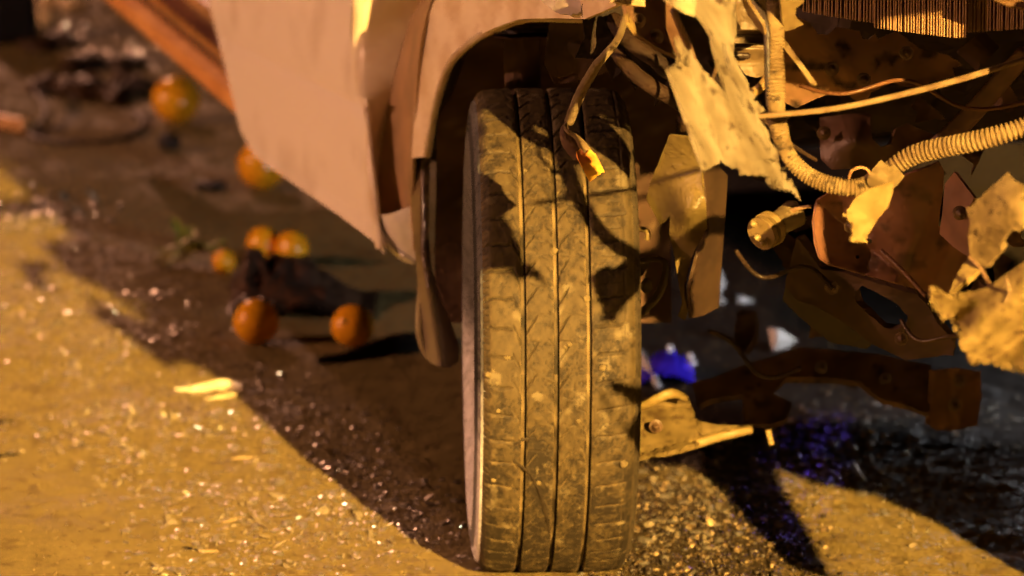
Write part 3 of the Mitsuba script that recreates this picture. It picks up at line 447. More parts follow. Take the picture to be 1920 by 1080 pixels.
# corrugated conduits
mask = lambda s: np.where((s > 0.13) & (s < 0.22) | (s > 0.43) & (s < 0.50) | (s > 0.57) & (s < 0.66), 0.15, 1.0)
cd = [(1452, -50, -0.72), (1454, 0, -0.73), (1454, 60, -0.74), (1455, 140, -0.75), (1456, 205, -0.75), (1464, 255, -0.74), (1486, 302, -0.74), (1524, 334, -0.75), (1575, 350, -0.76), (1618, 350, -0.76), (1642, 336, -0.75)]
put(C('corrugated_conduit'), tube(pts(cd), [0.0095, 0.0098, 0.0098, 0.0098, 0.0098, 0.0098, 0.0095, 0.009, 0.009, 0.0095, 0.010], 620, 20, rib=0.0009, pitch=0.0042, rough=0.0005, seed=3, ribmask=mask), 'matte', (0.28, 0.21, 0.10), (0.16, 0.11, 0.05), 45, 4, c=(0.05, 0.035, 0.02), label='dusty corrugated conduit hanging down and bending right')
put(C('corrugated_conduit__band'), tube(pts([(1440, 214, -0.762), (1457, 222, -0.762), (1478, 216, -0.762)]), 0.0045, 20, 8), 'matte', (0.09, 0.06, 0.04))
put(C('black_wire'), tube(pts([(1398, -30, -0.80), (1416, 8, -0.720), (1434, 40, -0.740), (1439, 80, -0.748), (1440, 130, -0.752), (1443, 200, -0.750)]), 0.0042, 60, 8), 'satin', (0.035, 0.028, 0.03), (0.05, 0.035, 0.03))
put(C('split_sleeve'), sheet([(1392, -20), (1408, 8), (1432, 44), (1436, 64), (1424, 52), (1404, 26), (1384, -20)], [(1392, -20, -0.88), (1436, 60, -0.765), (1404, 26, -0.780), (1384, -20, -0.87)], 0.004, 4), 'matte', (0.30, 0.23, 0.12), (0.22, 0.15, 0.07))
put(C('corrugated_conduit'), tube(pts([(1648, 330, -0.745), (1668, 318, -0.75), (1700, 297, -0.755), (1760, 278, -0.77), (1830, 264, -0.79), (1890, 248, -0.80), (1960, 222, -0.80)]), [0.0075, 0.0095, 0.0100, 0.0098, 0.0098, 0.0092, 0.009], 560, 20, rib=0.0016, pitch=0.0056, rough=0.0003, seed=6, ribmask=lambda s: np.where((s < 0.08), 0.1, 1.0)), 'matte', (0.26, 0.19, 0.09), (0.15, 0.10, 0.05), 45, 9, label='corrugated conduit running right from the joint')
put(C('conduit_joint'), sheet([(1628, 338), (1650, 305), (1664, 318), (1672, 312), (1690, 330), (1676, 345), (1660, 352), (1640, 352)], [(1628, 338, -0.770), (1690, 330, -0.740), (1650, 305, -0.760), (1656, 335, -0.785), (1660, 352, -0.760)], 0.008, 4, 0.003, 60), 'matte', (0.27, 0.21, 0.10), (0.18, 0.13, 0.06), 60)
put(C('conduit_joint__wire_loop'), tube(pts([(1592, 334, -0.780), (1598, 320, -0.785), (1612, 314, -0.785), (1628, 320, -0.780), (1632, 332, -0.775)]), 0.0016, 30, 6), 'matte', (0.45, 0.25, 0.12), (0.35, 0.18, 0.08))
put(C('thin_rod'), tube(pts([(1420, 219, -0.860), (1480, 213, -0.840), (1540, 207, -0.820), (1640, 189, -0.780), (1740, 165, -0.740), (1830, 140, -0.680), (1960, 98, -0.580)]), [0.0030, 0.0032, 0.0034, 0.0036, 0.0038, 0.0036, 0.0036], 80, 10, rough=0.0002), 'satin', (0.26, 0.19, 0.10), (0.17, 0.11, 0.06), 50, label='long thin metal rod rising to the right')
# fins and blades beside the conduit
put(C('notched_fin'), sheet(torn([(1464, -40), (1462, 0), (1466, 40), (1470, 57), (1490, 52), (1505, 44), (1494, 34), (1489, 26), (1492, 14), (1506, 2), (1512, -40)], [2, 4, 5], 0.8, 6, 5), [(1464, -40, -0.84), (1512, -40, -0.80), (1470, 57, -0.730), (1505, 44, -0.700), (1485, 20, -0.750)], 0.003, 4, 0.003, 40), 'satin', (0.27, 0.20, 0.085), (0.20, 0.14, 0.06), 50)
bl = [(1468, 72), (1476, 80), (1500, 115), (1531, 156), (1528, 160), (1520, 158), (1496, 124), (1474, 96), (1466, 86)]
put(C('thin_blade'), sheet(bl, [(1468, 72, -0.730), (1531, 156, -0.810), (1520, 158, -0.810), (1466, 86, -0.740), (1500, 118, -0.785)], 0.003, 3), 'satin', (0.28, 0.21, 0.10), (0.2, 0.14, 0.06), 50)
put(C('lit_bracket'), sheet([(1374, -40), (1440, -40), (1442, 140), (1418, 146), (1398, 140), (1376, 108)], lambda x, y: -0.52 + 0.06 * (np.abs(y - 72) < 12) - 0.03 * np.clip((y - 95) / 20, 0, 1), 0.004, 4, 0.004, 40, 3), 'satin', (0.15, 0.105, 0.05), (0.09, 0.06, 0.03), 26, 4)
put(C('lit_bracket__slot_plate'), move(rbox((0.022, 0.006, 0.007), 0.002), at(1389, 104, -0.565), (0, 3, 0)), 'satin', (0.05, 0.03, 0.02))
put(C('lit_bracket__ring'), tube(pts([(1400, 168, -0.62), (1418, 170, -0.63), (1430, 158, -0.63), (1432, 146, -0.62)]), [0.003, 0.006, 0.0055, 0.003], 24, 10), 'satin', (0.26, 0.19, 0.07), (0.2, 0.13, 0.05))
# cooler with fins at the top right
fin_k = 0
for px in np.arange(1506, 1962, 5.4):
    tip = 1640 < px < 1812; edge = (9 if tip else 0) + np.interp(px, [1500, 1600, 1700, 1790, 1850, 1960], [19, 36, 50, 61, 57, 50]); yy = np.interp(px, [1500, 1800, 1960], [-0.46, -0.56, -0.60]) - (0.012 if tip else 0)
    a, b = at(px, edge, yy), at(px + 1.5, -70, yy + 0.02)
    m = rbox((0.0018, 0.022, np.linalg.norm(b - a)), 0.0006); cc = (a + b) / 2
    put(C('cooler__fin'), move(m, cc, (0, 0, r_.uniform(-6, 6))), 'satin', (0.34, 0.215, 0.11), (0.24, 0.14, 0.07), 40, fin_k); fin_k += 1
put(C('cooler__back_plate'), sheet([(1498, -70), (1500, 14), (1600, 30), (1700, 44), (1790, 54), (1850, 50), (1970, 44), (1970, -70)], [(1498, 0, -0.44), (1790, 50, -0.54), (1970, 44, -0.58), (1970, -70, -0.57), (1498, -70, -0.44)], 0.004, 12), 'matte', (0.045, 0.03, 0.02), (0.06, 0.035, 0.02))
def rail(L, r, a, b, name, **kw): return put(C(name), tube(pts(L), r, 60, 10, **kw), 'satin', a, b)
put(C('cooler__top_cover'), sheet([(1852, -70), (1856, -2), (1890, 12), (1970, 26), (1970, -70)], [(1852, -70, -0.7), (1856, 0, -0.72), (1970, 26, -0.74), (1970, -70, -0.7)], 0.004, 9, 0.004, 25), 'satin', (0.17, 0.10, 0.045), (0.11, 0.06, 0.03))
# brown splash guard, plates, strut
z = lambda L: [(1500 + x / 3.176, y / 3.176) for x, y in L]
guard = z([(-110, 50), (60, 140), (100, 205), (160, 212), (210, 165), (300, 180), (350, 190), (365, 235), (400, 240), (440, 205), (455, 235), (500, 215), (570, 190), (620, 225), (700, 290), (800, 312), (880, 330), (930, 360), (965, 388), (905, 402), (915, 450), (850, 476), (800, 482), (700, 520), (620, 512), (540, 492), (420, 545), (390, 600), (345, 605), (280, 556), (200, 545), (100, 580), (-20, 640), (-110, 600)])
put(C('splash_guard'), sheet(torn(guard, [1, 3, 5, 7, 9, 11, 13, 16, 18, 20, 22, 24], 1.2, 9, 6), [(1490, 30, -0.080), (1500, 180, -0.040), (1650, 60, 0.000), (1800, 120, 0.080), (1760, 160, 0.060), (1600, 130, -0.080)], 0.004, 8, 0.020, 11, 3), 'matte', BRN, BRN2, 16, 3, c=(0.04, 0.025, 0.015), label='dark brown splash guard with ragged holes at the top right')
put(C('inner_plate'), sheet([(1538, 222), (1610, 214), (1632, 216), (1630, 240), (1634, 262), (1650, 276), (1668, 270), (1678, 242), (1700, 232), (1740, 250), (1770, 262), (1700, 300), (1664, 312), (1560, 318), (1540, 300)], [(1538, 222, 0.040), (1700, 232, 0.080), (1770, 262, 0.100), (1560, 318, -0.020), (1664, 312, 0.020), (1610, 262, -0.030)], 0.004, 7, 0.01, 18, 5), 'satin', (0.15, 0.08, 0.048), (0.09, 0.05, 0.03), 22, 4)
put(C('diagonal_strut'), tube(pts([(1925, 98, -0.080), (1880, 148, -0.060), (1830, 205, -0.040), (1760, 275, 0.000)]), [0.012, 0.0125, 0.013, 0.014], 40, 12, flat=0.6, rough=0.0008), 'satin', (0.16, 0.088, 0.055), (0.10, 0.055, 0.035), 24, 2)
A = lambda L: [(1500 + x / 2.455, 280 + y / 2.455) for x, y in L]
fold = A([(75, 235), (160, 180), (300, 200), (420, 175), (470, 120), (560, 90), (640, 55), (662, 100), (648, 220), (632, 345), (670, 382), (780, 482), (740, 570), (692, 664), (600, 668), (560, 650), (340, 590), (130, 530), (90, 500), (68, 430), (60, 330)])
def foldY(x, y):
    d = (x - 1585) * 0.64 - (y - 425) * 0.77; e = (x - 1728) * 0.92 + (y - 430) * 0.40
    return -0.06 - 0.045 * np.abs(d) / 100 + 0.06 * np.clip(e / 60, -1, 1) * (e > 0) + 0.02 * np.sin(x / 40)
put(C('folded_plate'), sheet(fold, foldY, 0.004, 8, 0.009, 12, 6, [Point(1632, 452).buffer(4.5).exterior.coords[:-1], Point(1608, 482).buffer(4).exterior.coords[:-1]]), 'satin', (0.21, 0.098, 0.060), (0.13, 0.06, 0.038), 18, 8, label='large creased reddish brown plate in shade', c=(0.07, 0.035, 0.02))
rail([(1652, 470, -0.125), (1690, 505, -0.15), (1736, 556, -0.17)], 0.0028, (0.20, 0.10, 0.06), (0.14, 0.07, 0.04), 'folded_plate__crease_wire')
put(C('bent_tab'), sheet([(1792, 322), (1812, 348), (1830, 372), (1820, 388), (1826, 440), (1822, 484), (1790, 462), (1764, 438), (1770, 395), (1774, 345)], [(1792, 322, -0.200), (1830, 372, -0.260), (1822, 484, -0.240), (1764, 438, -0.160), (1800, 410, -0.225)], 0.004, 6, 0.004, 22), 'satin', (0.21, 0.11, 0.068), (0.14, 0.075, 0.05), 22, 5)
armh = [(1606, 545), (1622, 532), (1650, 545), (1688, 572), (1706, 590), (1702, 606), (1680, 614), (1660, 610), (1636, 588), (1612, 566)]
put(C('lower_arm'), sheet([(1500, 440), (1522, 468), (1545, 500), (1590, 508), (1660, 530), (1722, 546), (1742, 570), (1760, 600), (1792, 636), (1790, 660), (1700, 668), (1640, 640), (1592, 604), (1540, 572), (1500, 560), (1478, 530)], [(1500, 440, 0.080), (1722, 546, -0.020), (1790, 650, 0.000), (1500, 560, 0.150), (1620, 600, 0.040), (1650, 530, 0.000)], 0.012, 8, 0.008, 14, 4, [armh]), 'satin', (0.085, 0.05, 0.032), (0.05, 0.03, 0.02), 22, 6, label='dark lower arm with an oblong hole')
put(C('lower_arm__bracket'), sheet([(1478, 528), (1500, 558), (1540, 572), (1592, 604), (1640, 640), (1628, 652), (1560, 640), (1500, 590), (1470, 560)], [(1478, 528, 0.200), (1640, 640, 0.080), (1500, 590, 0.220), (1560, 640, 0.180)], 0.006, 8, 0.004, 20), 'satin', (0.05, 0.035, 0.026), (0.035, 0.025, 0.02))
# torn bumper corner, lit, right edge; gap between its pieces stands for a shadow band
up = torn([(1819, 392), (1836, 380), (1852, 366), (1880, 342), (1892, 330), (1905, 345), (1960, 372), (1965, 425), (1925, 428), (1900, 430), (1880, 452), (1884, 466), (1868, 482), (1858, 497), (1846, 500), (1824, 478), (1822, 440), (1826, 412)], [0, 1, 4, 8, 9, 10, 11, 12], 2.2, 11, 4, 0.6)
put(C('torn_bumper_corner'), sheet(up, [(1819, 392, -1.120), (1892, 330, -1.140), (1965, 400, -1.200), (1850, 498, -1.120), (1870, 420, -1.170), (1900, 380, -1.200)], 0.009, 5, 0.006, 22, 8, curl=0.003), 'matte', (0.25, 0.185, 0.085), (0.15, 0.105, 0.045), 60, 5, c=(0.07, 0.045, 0.02), label='lit torn bumper piece with crumbled foam at the right edge')
put(C('torn_bumper_corner__sliver'), sheet([(1816, 484), (1838, 505), (1828, 518), (1784, 551), (1796, 524)], [(1816, 484, -1.060), (1838, 505, -1.100), (1784, 551, -1.100), (1815, 515, -1.110)], 0.006, 4), 'matte', (0.32, 0.24, 0.09), (0.26, 0.19, 0.07), 40)
put(C('torn_bumper_corner__wire'), tube(pts([(1817, 482, -1.16), (1840, 506, -1.18), (1858, 540, -1.20), (1876, 572, -1.25)]), [0.0016, 0.0022, 0.0025, 0.0022], 24, 6), 'satin', (0.34, 0.22, 0.12), (0.2, 0.12, 0.06))
put(C('torn_bumper_corner__wire'), tube(pts([(1886, 520, -1.25), (1890, 534, -1.26), (1893, 548, -1.26), (1884, 566, -1.26)]), [0.002, 0.0024, 0.0018, 0.0015], 20, 6), 'satin', (0.34, 0.24, 0.14), (0.2, 0.14, 0.07))
low = torn([(1738, 544), (1757, 541), (1776, 556), (1800, 552), (1830, 548), (1858, 542), (1884, 522), (1925, 494), (1970, 470), (1972, 712), (1925, 694), (1890, 690), (1868, 684), (1832, 676), (1821, 690), (1812, 664), (1794, 634), (1806, 632), (1796, 604), (1768, 596), (1752, 574)], [0, 2, 3, 9, 10, 11, 12, 13, 14, 15, 16, 17, 18, 19, 20], 2.8, 13, 3.6, 0.9)
def lowY(x, y):
    return -1.19 - 0.05 * np.clip((x - 1740) / 200, 0, 1) + 0.026 * np.sin((x * 0.8 + y) / 26.0) + 0.05 * np.exp(-((x - 1800) ** 2 + (y - 598) ** 2) / 700)
put(C('torn_bumper_corner'), sheet(low, lowY, 0.007, 4.5, 0.007, 18, 9, curl=0.003), 'matte', (0.25, 0.185, 0.075), (0.15, 0.105, 0.04), 50, 9, c=(0.09, 0.05, 0.025), label='lower torn bumper piece with fringed bottom edge')
for k in range(40):
    x0, y0 = [(1830 + 110 * r_.random(), 0), (1745 + 60 * r_.random(), 0)][k % 2]; y0 = np.interp(x0, [1740, 1755, 1768, 1794, 1806, 1812, 1832, 1868, 1925], [550, 574, 594, 618, 640, 664, 676, 682, 694]) - 3
    f = r_.uniform(4, 13); put(C('torn_bumper_corner_001__fibre'), tube(pts([(x0, y0, -1.235), (x0 + r_.uniform(-3, 3), y0 + f * 0.6, -1.245), (x0 + r_.uniform(-6, 6), y0 + f, -1.25)]), [0.0013, 0.001, 0.0005], 6, 5), 'matte', (0.36, 0.27, 0.11), None, 60, k)
put(C('torn_foam_piece'), sheet(torn([(1673, 340), (1668, 368), (1660, 390), (1642, 410), (1624, 440), (1622, 454), (1606, 455), (1593, 450), (1598, 424), (1582, 404), (1592, 392), (1602, 374), (1630, 354)], [4, 5, 6, 7, 8, 9], 2.4, 6, 3.5, 0.8), [(1673, 340, -0.90), (1582, 404, -0.96), (1606, 455, -0.97), (1650, 400, -0.93), (1620, 400, -0.965)], 0.006, 4, 0.006, 40, 2), 'matte', (0.31, 0.23, 0.09), (0.24, 0.17, 0.06), 40, 3, label='small torn foam piece hanging below the conduit joint')
# plug hanging on its lead
pa, pb = at(1438, 432, -0.64), at(1494, 398, -0.60); ax = pb - pa; axn = ax / np.linalg.norm(ax)
def along(t): return pa + ax * t
def disc(t0, t1, r0, r1, name, a, b, n=8, rough=0.0008, seed=0): return put(C(name), tube([along(t0), along(t1)], [r0, r1], n, 20, rough=rough, seed=seed), 'satin', a, b, 60, seed)
disc(0.20, 0.92, 0.0125, 0.0165, 'hanging_plug', (0.16, 0.12, 0.06), (0.10, 0.07, 0.03), 14, 0.0018, 3)
disc(0.0, 0.16, 0.0205, 0.0205, 'hanging_plug__flange', (0.28, 0.20, 0.08), (0.2, 0.14, 0.05)); disc(-0.20, -0.07, 0.0195, 0.0195, 'hanging_plug__flange', (0.24, 0.17, 0.07), (0.16, 0.11, 0.04)); disc(-0.1, 0.02, 0.015, 0.015, 'hanging_plug__neck', (0.04, 0.03, 0.02), (0.03, 0.02, 0.02))
for q in ((1420, 446), (1431, 456), (1413, 420)):
    put(C('hanging_plug__pin'), move(lump((0.004, 0.004, 0.004), 3, 2, 0.3), at(*q, -0.655)), 'satin', (0.27, 0.2, 0.08))
put(C('hanging_plug__lead'), tube(pts([(1484, 396, -0.620), (1500, 390, -0.630), (1520, 387, -0.640)]), [0.003, 0.0026, 0.002], 16, 8), 'satin', (0.35, 0.22, 0.10), (0.26, 0.16, 0.07))
# torn liner tongue between wheel and plug, lit on one side
tong = [(1256, 252), (1290, 256), (1316, 306), (1319, 352), (1326, 428), (1318, 448), (1306, 462), (1293, 494), (1284, 532), (1286, 556), (1290, 580), (1285, 599), (1272, 592), (1281, 566), (1276, 540), (1264, 468), (1257, 438), (1259, 404), (1240, 420), (1214, 372), (1222, 340), (1238, 300)]
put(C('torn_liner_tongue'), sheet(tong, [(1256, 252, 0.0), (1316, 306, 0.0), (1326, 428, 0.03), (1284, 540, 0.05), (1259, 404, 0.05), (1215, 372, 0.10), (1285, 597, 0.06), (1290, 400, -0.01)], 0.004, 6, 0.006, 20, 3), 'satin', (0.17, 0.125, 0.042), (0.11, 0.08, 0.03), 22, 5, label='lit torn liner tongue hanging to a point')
put(C('torn_liner_tongue__shaded_fold'), sheet([(1316, 300), (1345, 310), (1362, 330), (1356, 420), (1350, 500), (1346, 575), (1318, 590), (1294, 596), (1290, 540), (1308, 470), (1327, 430), (1320, 352)], [(1316, 300, 0.0), (1362, 330, 0.16), (1346, 575, 0.22), (1294, 596, 0.07), (1327, 430, 0.03)], 0.004, 7, 0.004, 20, 4), 'satin', (0.075, 0.045, 0.026), (0.05, 0.03, 0.02), 22, 6)  # same liner, shade of the fold put into a darker colour
put(C('brake_pipe'), tube(pts([(1188, 432, 0.18), (1205, 430, 0.16), (1215, 436, 0.15), (1213, 450, 0.15)]), 0.0035, 24, 8), 'satin', (0.22, 0.16, 0.06), (0.15, 0.1, 0.04))
put(C('steering_link'), tube(pts([(1190, 492, 0.22), (1225, 486, 0.20), (1246, 492, 0.19), (1246, 520, 0.19), (1232, 556, 0.20), (1206, 584, 0.21), (1185, 606, 0.22)]), [0.003, 0.0035, 0.0045, 0.006, 0.006, 0.006, 0.006], 50, 10, flat=0.7), 'satin', (0.19, 0.14, 0.05), (0.12, 0.09, 0.035), 40, label='curved pale link beside the wheel')
put(C('steering_link__bolt'), move(lump((0.007, 0.006, 0.010), 5, 2, 0.3), at(1212, 536, 0.22)), 'satin', (0.18, 0.13, 0.05))
put(C('steering_link__gusset'), sheet([(1188, 496), (1218, 492), (1206, 514), (1190, 530)], 0.23, 0.005, 4), 'satin', (0.18, 0.13, 0.05), (0.12, 0.09, 0.04))
# low beams under the nose
B_ = lambda L: [(1180 + x / 2.7, 460 + y / 2.7) for x, y in L]
put(C('control_arm'), sheet([(1186, 756), (1210, 748), (1254, 731), (1292, 744), (1298, 768), (1306, 788), (1340, 796), (1378, 798), (1412, 802), (1408, 812), (1330, 826), (1256, 850), (1186, 862)], lambda x, y: 0.36 + 0.05 * np.clip((805 - y) / 40, -1, 1) * (x < 1310) - 0.035 * np.exp(-((y - (848 - 0.24 * (x - 1256))) / 8) ** 2), 0.006, 5, 0.006, 26, 3, [Point(1302, 783).buffer(5.0).exterior.coords[:-1]]), 'matte', (0.21, 0.155, 0.06), (0.12, 0.085, 0.03), 40, 4, c=(0.08, 0.05, 0.02), label='dusty yellow lit arm low beside the wheel')
put(C('control_arm__ridge'), tube(pts([(1190, 768, 0.36), (1225, 752, 0.34), (1256, 738, 0.34), (1288, 748, 0.36)]), [0.004, 0.006, 0.007, 0.004], 30, 8, flat=0.6), 'satin', (0.25, 0.18, 0.06), (0.18, 0.13, 0.05))
put(C('control_arm__lower_edge'), tube(pts([(1190, 858, 0.32), (1256, 846, 0.31), (1330, 824, 0.31), (1378, 812, 0.31), (1408, 806, 0.32)]), [0.004, 0.006, 0.007, 0.0065, 0.005], 50, 8, rough=0.001), 'satin', (0.29, 0.21, 0.08), (0.2, 0.14, 0.05))
put(C('control_arm__peg'), tube(pts([(1440, 806, 0.30), (1443, 820, 0.30), (1447, 834, 0.30)]), 0.0042, 10, 8), 'satin', (0.30, 0.22, 0.08), (0.22, 0.15, 0.05))
beam = [(1300, 722), (1340, 712), (1400, 688), (1462, 668), (1500, 656), (1560, 660), (1640, 668), (1710, 682), (1745, 690), (1742, 780), (1700, 764), (1650, 752), (1612, 720), (1560, 714), (1474, 712), (1446, 742), (1484, 760), (1474, 792), (1440, 800), (1396, 796), (1392, 744), (1336, 752), (1310, 764)]
put(C('cross_beam'), sheet(beam, [(1300, 740, 0.55), (1500, 680, 0.62), (1745, 735, 0.55), (1440, 790, 0.50), (1400, 740, 0.52), (1600, 690, 0.60)], 0.010, 8, 0.012, 16, 5), 'matte', (0.22, 0.125, 0.055), (0.10, 0.058, 0.03), 26, 5, c=(0.03, 0.02, 0.014), label='rusty brown cross beam under the nose')
put(C('cross_beam__bracket'), sheet([(1746, 694), (1790, 690), (1834, 696), (1836, 740), (1828, 796), (1800, 804), (1760, 806), (1738, 792), (1744, 740)], lambda x, y: 0.50 + 0.0006 * np.abs(x - 1790), 0.010, 7, 0.004, 22), 'matte', (0.21, 0.105, 0.045), (0.13, 0.065, 0.03), 24)
put(C('cross_beam__hanger'), sheet([(1384, 586), (1416, 582), (1420, 612), (1416, 640), (1400, 662), (1384, 655), (1378, 620)], [(1384, 586, 0.9), (1416, 582, 0.9), (1400, 662, 0.88), (1380, 620, 0.92)], 0.012, 6, 0.004, 30), 'satin', (0.10, 0.055, 0.028), (0.065, 0.038, 0.02), 24)

# ------------------------------------------------------------------ things on the road
def rest(px, py, r_px):                                                     # centre and radius of a round thing lying on the road
    c = gnd(px, py, 0.035)
    for _ in range(4):
        r = r_px * math.dist(c, EYE) / FPX; c = gnd(px, py, r * 0.97 + float(ground_z(c[0], c[1])))
    return c, r
def orange(px, py, r_px, label, seed, spin=(0, 0, 0)):
    c, r = rest(px, py, r_px); t = thing('orange', label, 'orange', 'oranges scattered on the road')
    m = trimesh.creation.icosphere(subdivisions=5, radius=1.0); v = np.array(m.vertices)
    rad = 1 - 0.05 * np.abs(v[:, 2]) ** 3 - 0.06 * np.exp(-((v[:, 0] ** 2 + v[:, 1] ** 2) / 0.02)) * (v[:, 2] > 0) + 0.020 * (meshkit.noise(v * 22, seed) - 0.5) + 0.09 * (meshkit.fbm(v * 1.6, 2, seed) - 0.5)
    m.vertices = v * rad[:, None] * r
    put(t + '__peel', move(m, c, spin), 'skin', (0.95, 0.46, 0.012), (0.92, 0.38, 0.012), 40, seed)
    s = lump((0.10 * r, 0.10 * r, 0.05 * r), seed, 2, 0.3); s.apply_translation((0, 0, 0.925 * r))
    put(t + '__stem_scar', move(s, c, spin), 'matte', (0.06, 0.045, 0.015), (0.03, 0.02, 0.01), 90, seed)
orange(330, 187, 45, 'orange farthest back, just below the orange sill strip', 1, (30, 20, 0))
orange(490, 310, 45, 'orange partly hidden behind the bent edge of the pale side panel', 2, (-40, 60, 0))
orange(480, 603, 43, 'whole orange with bright rim in front of the crumpled dark bag', 3, (-60, 0, 40))
orange(661, 611, 40, 'orange with dark stem scar on its left side beside the black strip', 4, (62, -38, 0))
orange(494, 458, 34, 'left one of the two oranges just behind the crumpled bag', 5, (0, 70, 0))
orange(547, 466, 33, 'right one of the two oranges just behind the crumpled bag', 6, (0, -70, 30))
orange(420, 490, 23, 'small orange peeking out left of the crumpled bag', 7, (20, 60, 0))
def rough_thing(name, label, cat, px, py, size, mat, a, b, seed, amp=0.3, freq=2.2, rot=(0, 0, 0), lift=0.55, sub=4, group=None, scale=60, ridged=False):
    c = gnd(px, py, 0.0); k = thing(name, label, cat, group); m = lump(size, seed, sub, amp, freq)
    if ridged:
        v = np.array(m.vertices) / np.array(size); q = np.abs(meshkit.fbm(v * 2.4 + 9, 4, seed + 3) - 0.5) * 2
        m.vertices = np.array(m.vertices) * (1 - 0.55 * (1 - np.clip(q * 3, 0, 1)) * 0.6)[:, None]
    m = move(m, (0, 0, 0), rot); m.apply_translation((c[0], c[1], -m.bounds[0][2] * (lift / 0.55) * 0.9 + float(ground_z(c[0], c[1]))))
    put(k, m, mat, a, b, scale, seed, smooth=not ridged); return k
def rough_c(*a, **k): return rough_thing(*a, **k)
# crumpled dark bag, open towards the left
c0 = gnd(565, 598); U_, V_ = np.meshgrid(np.linspace(-1, 1, 110), np.linspace(0, 1, 80), indexing='ij')
q = np.stack([U_ * 2.2, V_ * 2.5, U_ * 0], -1); cr = np.abs(meshkit.fbm(q * 1.4, 4, 3) - 0.5) * 2
prof_ = np.clip(1 - np.abs(U_ + 0.25) ** 1.7, 0, 1) * 0.75 + 0.25 * np.exp(-((U_ + 0.75) / 0.16) ** 2)
bh = 0.105 * prof_ * (0.35 + 0.65 * np.sin(np.clip(V_ * 1.25, 0, 1) * np.pi / 2)) * np.where(V_ > 0.8, 1 - (V_ - 0.8) * 2.5, 1) * (0.72 + 0.7 * cr)
bx = c0[0] + 0.118 * U_ + 0.02 * (meshkit.fbm(q * 1.1 + 7, 3, 5) - 0.5); by = c0[1] - 0.02 + 0.26 * V_ + 0.03 * (meshkit.fbm(q * 1.3 + 3, 3, 8) - 0.5)
v_, f_ = grid_mesh(np.stack([bx, by, 0.004 + bh], -1)); v2_, _ = grid_mesh(np.stack([bx, by + 0.004, np.maximum(0.001, bh - 0.004)], -1))
bag = thing('crumpled_bag', 'crumpled dark brown plastic bag lying between the oranges', 'bag')
put(bag, mesh_of(np.vstack([v_, v2_]), np.vstack([f_, f_[:, ::-1] + len(v_)])), 'satin', (0.045, 0.024, 0.016), (0.085, 0.042, 0.022), 20, 3)
strp = thing('plastic_strip', 'flat black plastic strip on the road below the mud flap', 'plastic strip')
put(strp, tube([gnd(596, 684) + [0, 0, 0.006], gnd(660, 678) + [0, 0, 0.009], gnd(740, 664) + [0, 0, 0.014], gnd(862, 660) + [0, 0, 0.010]], [0.006, 0.013, 0.020, 0.012], 60, 12, flat=0.55, rough=0.003, seed=2), 'matte', (0.014, 0.010, 0.009), (0.022, 0.016, 0.013), 30)
for px, py, sz, sd, lab in ((315, 282, (0.022, 0.018, 0.017), 3, 'small black lump on the road below the farthest orange'), (395, 356, (0.030, 0.022, 0.010), 5, 'flat dark scrap on the road left of the half hidden orange')):
    rough_thing('dark_scrap', lab, 'debris', px, py, sz, 'satin', (0.018, 0.012, 0.009), (0.04, 0.025, 0.015), sd, 0.35)
# sprig of leaves
sg = thing('leafy_sprig', 'yellow green sprig of leaves on the road left of the oranges', 'leaves'); g0 = gnd(352, 498); r_ = np.random.default_rng(8)
def leaf(base, direction, length, width, curl):
    d = np.array(direction, float); d /= np.linalg.norm(d); s = np.cross(d, [0, 0, 1.0]); s /= np.linalg.norm(s); n = np.cross(s, d)
    t, w = np.meshgrid(np.linspace(0, 1, 14), np.linspace(-1, 1, 7), indexing='ij')
    P = base + d * (t * length)[..., None] + s * (w * width * np.sin(np.pi * np.clip(t * 0.93 + 0.05, 0, 1)) ** 0.8)[..., None] + n * (np.abs(w) * width * 0.35 - curl * length * t ** 2)[..., None]
    v, f = grid_mesh(P); return mesh_of(np.vstack([v, v - n * 0.0009]), np.vstack([f, f[:, ::-1] + len(v)]))
put(sg + '__stem', tube([g0 + [-0.02, 0.03, 0.01], g0 + [0, 0, 0.03], g0 + [0.01, -0.01, 0.05]], 0.0022, 20, 6), 'matte', (0.12, 0.09, 0.02))
for k in range(11):
    an = r_.uniform(0, 2 * np.pi); e = r_.uniform(-0.3, 0.9)
    put(sg + '__leaf', leaf(g0 + np.array([r_.uniform(-0.02, 0.02), r_.uniform(-0.02, 0.03), r_.uniform(0.012, 0.045)]), (math.cos(an), math.sin(an) * 0.8, e), r_.uniform(0.042, 0.066), r_.uniform(0.009, 0.015), r_.uniform(0, 0.4)), 'satin', (0.46, 0.40, 0.06), (0.24, 0.22, 0.03), 60, k)
# far left: black box, cream scraps, dark heap, bright tube, cable
bb = thing('black_case', 'black case at the top left corner of the view', 'case'); p = gnd(2, 84)
put(bb, move(rbox((0.14, 0.10, 0.30), 0.012).subdivide_to_size(0.02), p + [-0.005, 0.05, 0.148], (0, -6, 8)), 'matte', (0.006, 0.005, 0.005), (0.01, 0.008, 0.007), smooth=False)
for px, py, sz, sd, lab in ((82, 52, (0.034, 0.03, 0.022), 1, 'cream scrap beside the black case, lowest of the three'), (95, 14, (0.030, 0.03, 0.018), 2, 'cream scrap beside the black case, upper left of the three'), (136, 22, (0.032, 0.03, 0.018), 3, 'cream scrap beside the black case, rightmost of the three')):
    rough_thing('cream_scrap', lab, 'debris', px, py, sz, 'satin', (0.90, 0.74, 0.42), (0.8, 0.6, 0.3), sd, 0.4, group='cream scraps by the black case')
hp = [(100, 172, .045, .030), (150, 182, .055, .034), (205, 188, .05, .030), (120, 132, .04, .024), (250, 172, .045, .032), (285, 168, .03, .022), (170, 128, .045, .02), (235, 128, .04, .022), (70, 92, .05, .02), (120, 84, .05, .018)]
hk = thing('debris_heap', 'heap of dark brown debris at the upper left', 'debris', kind='stuff'); hm = []
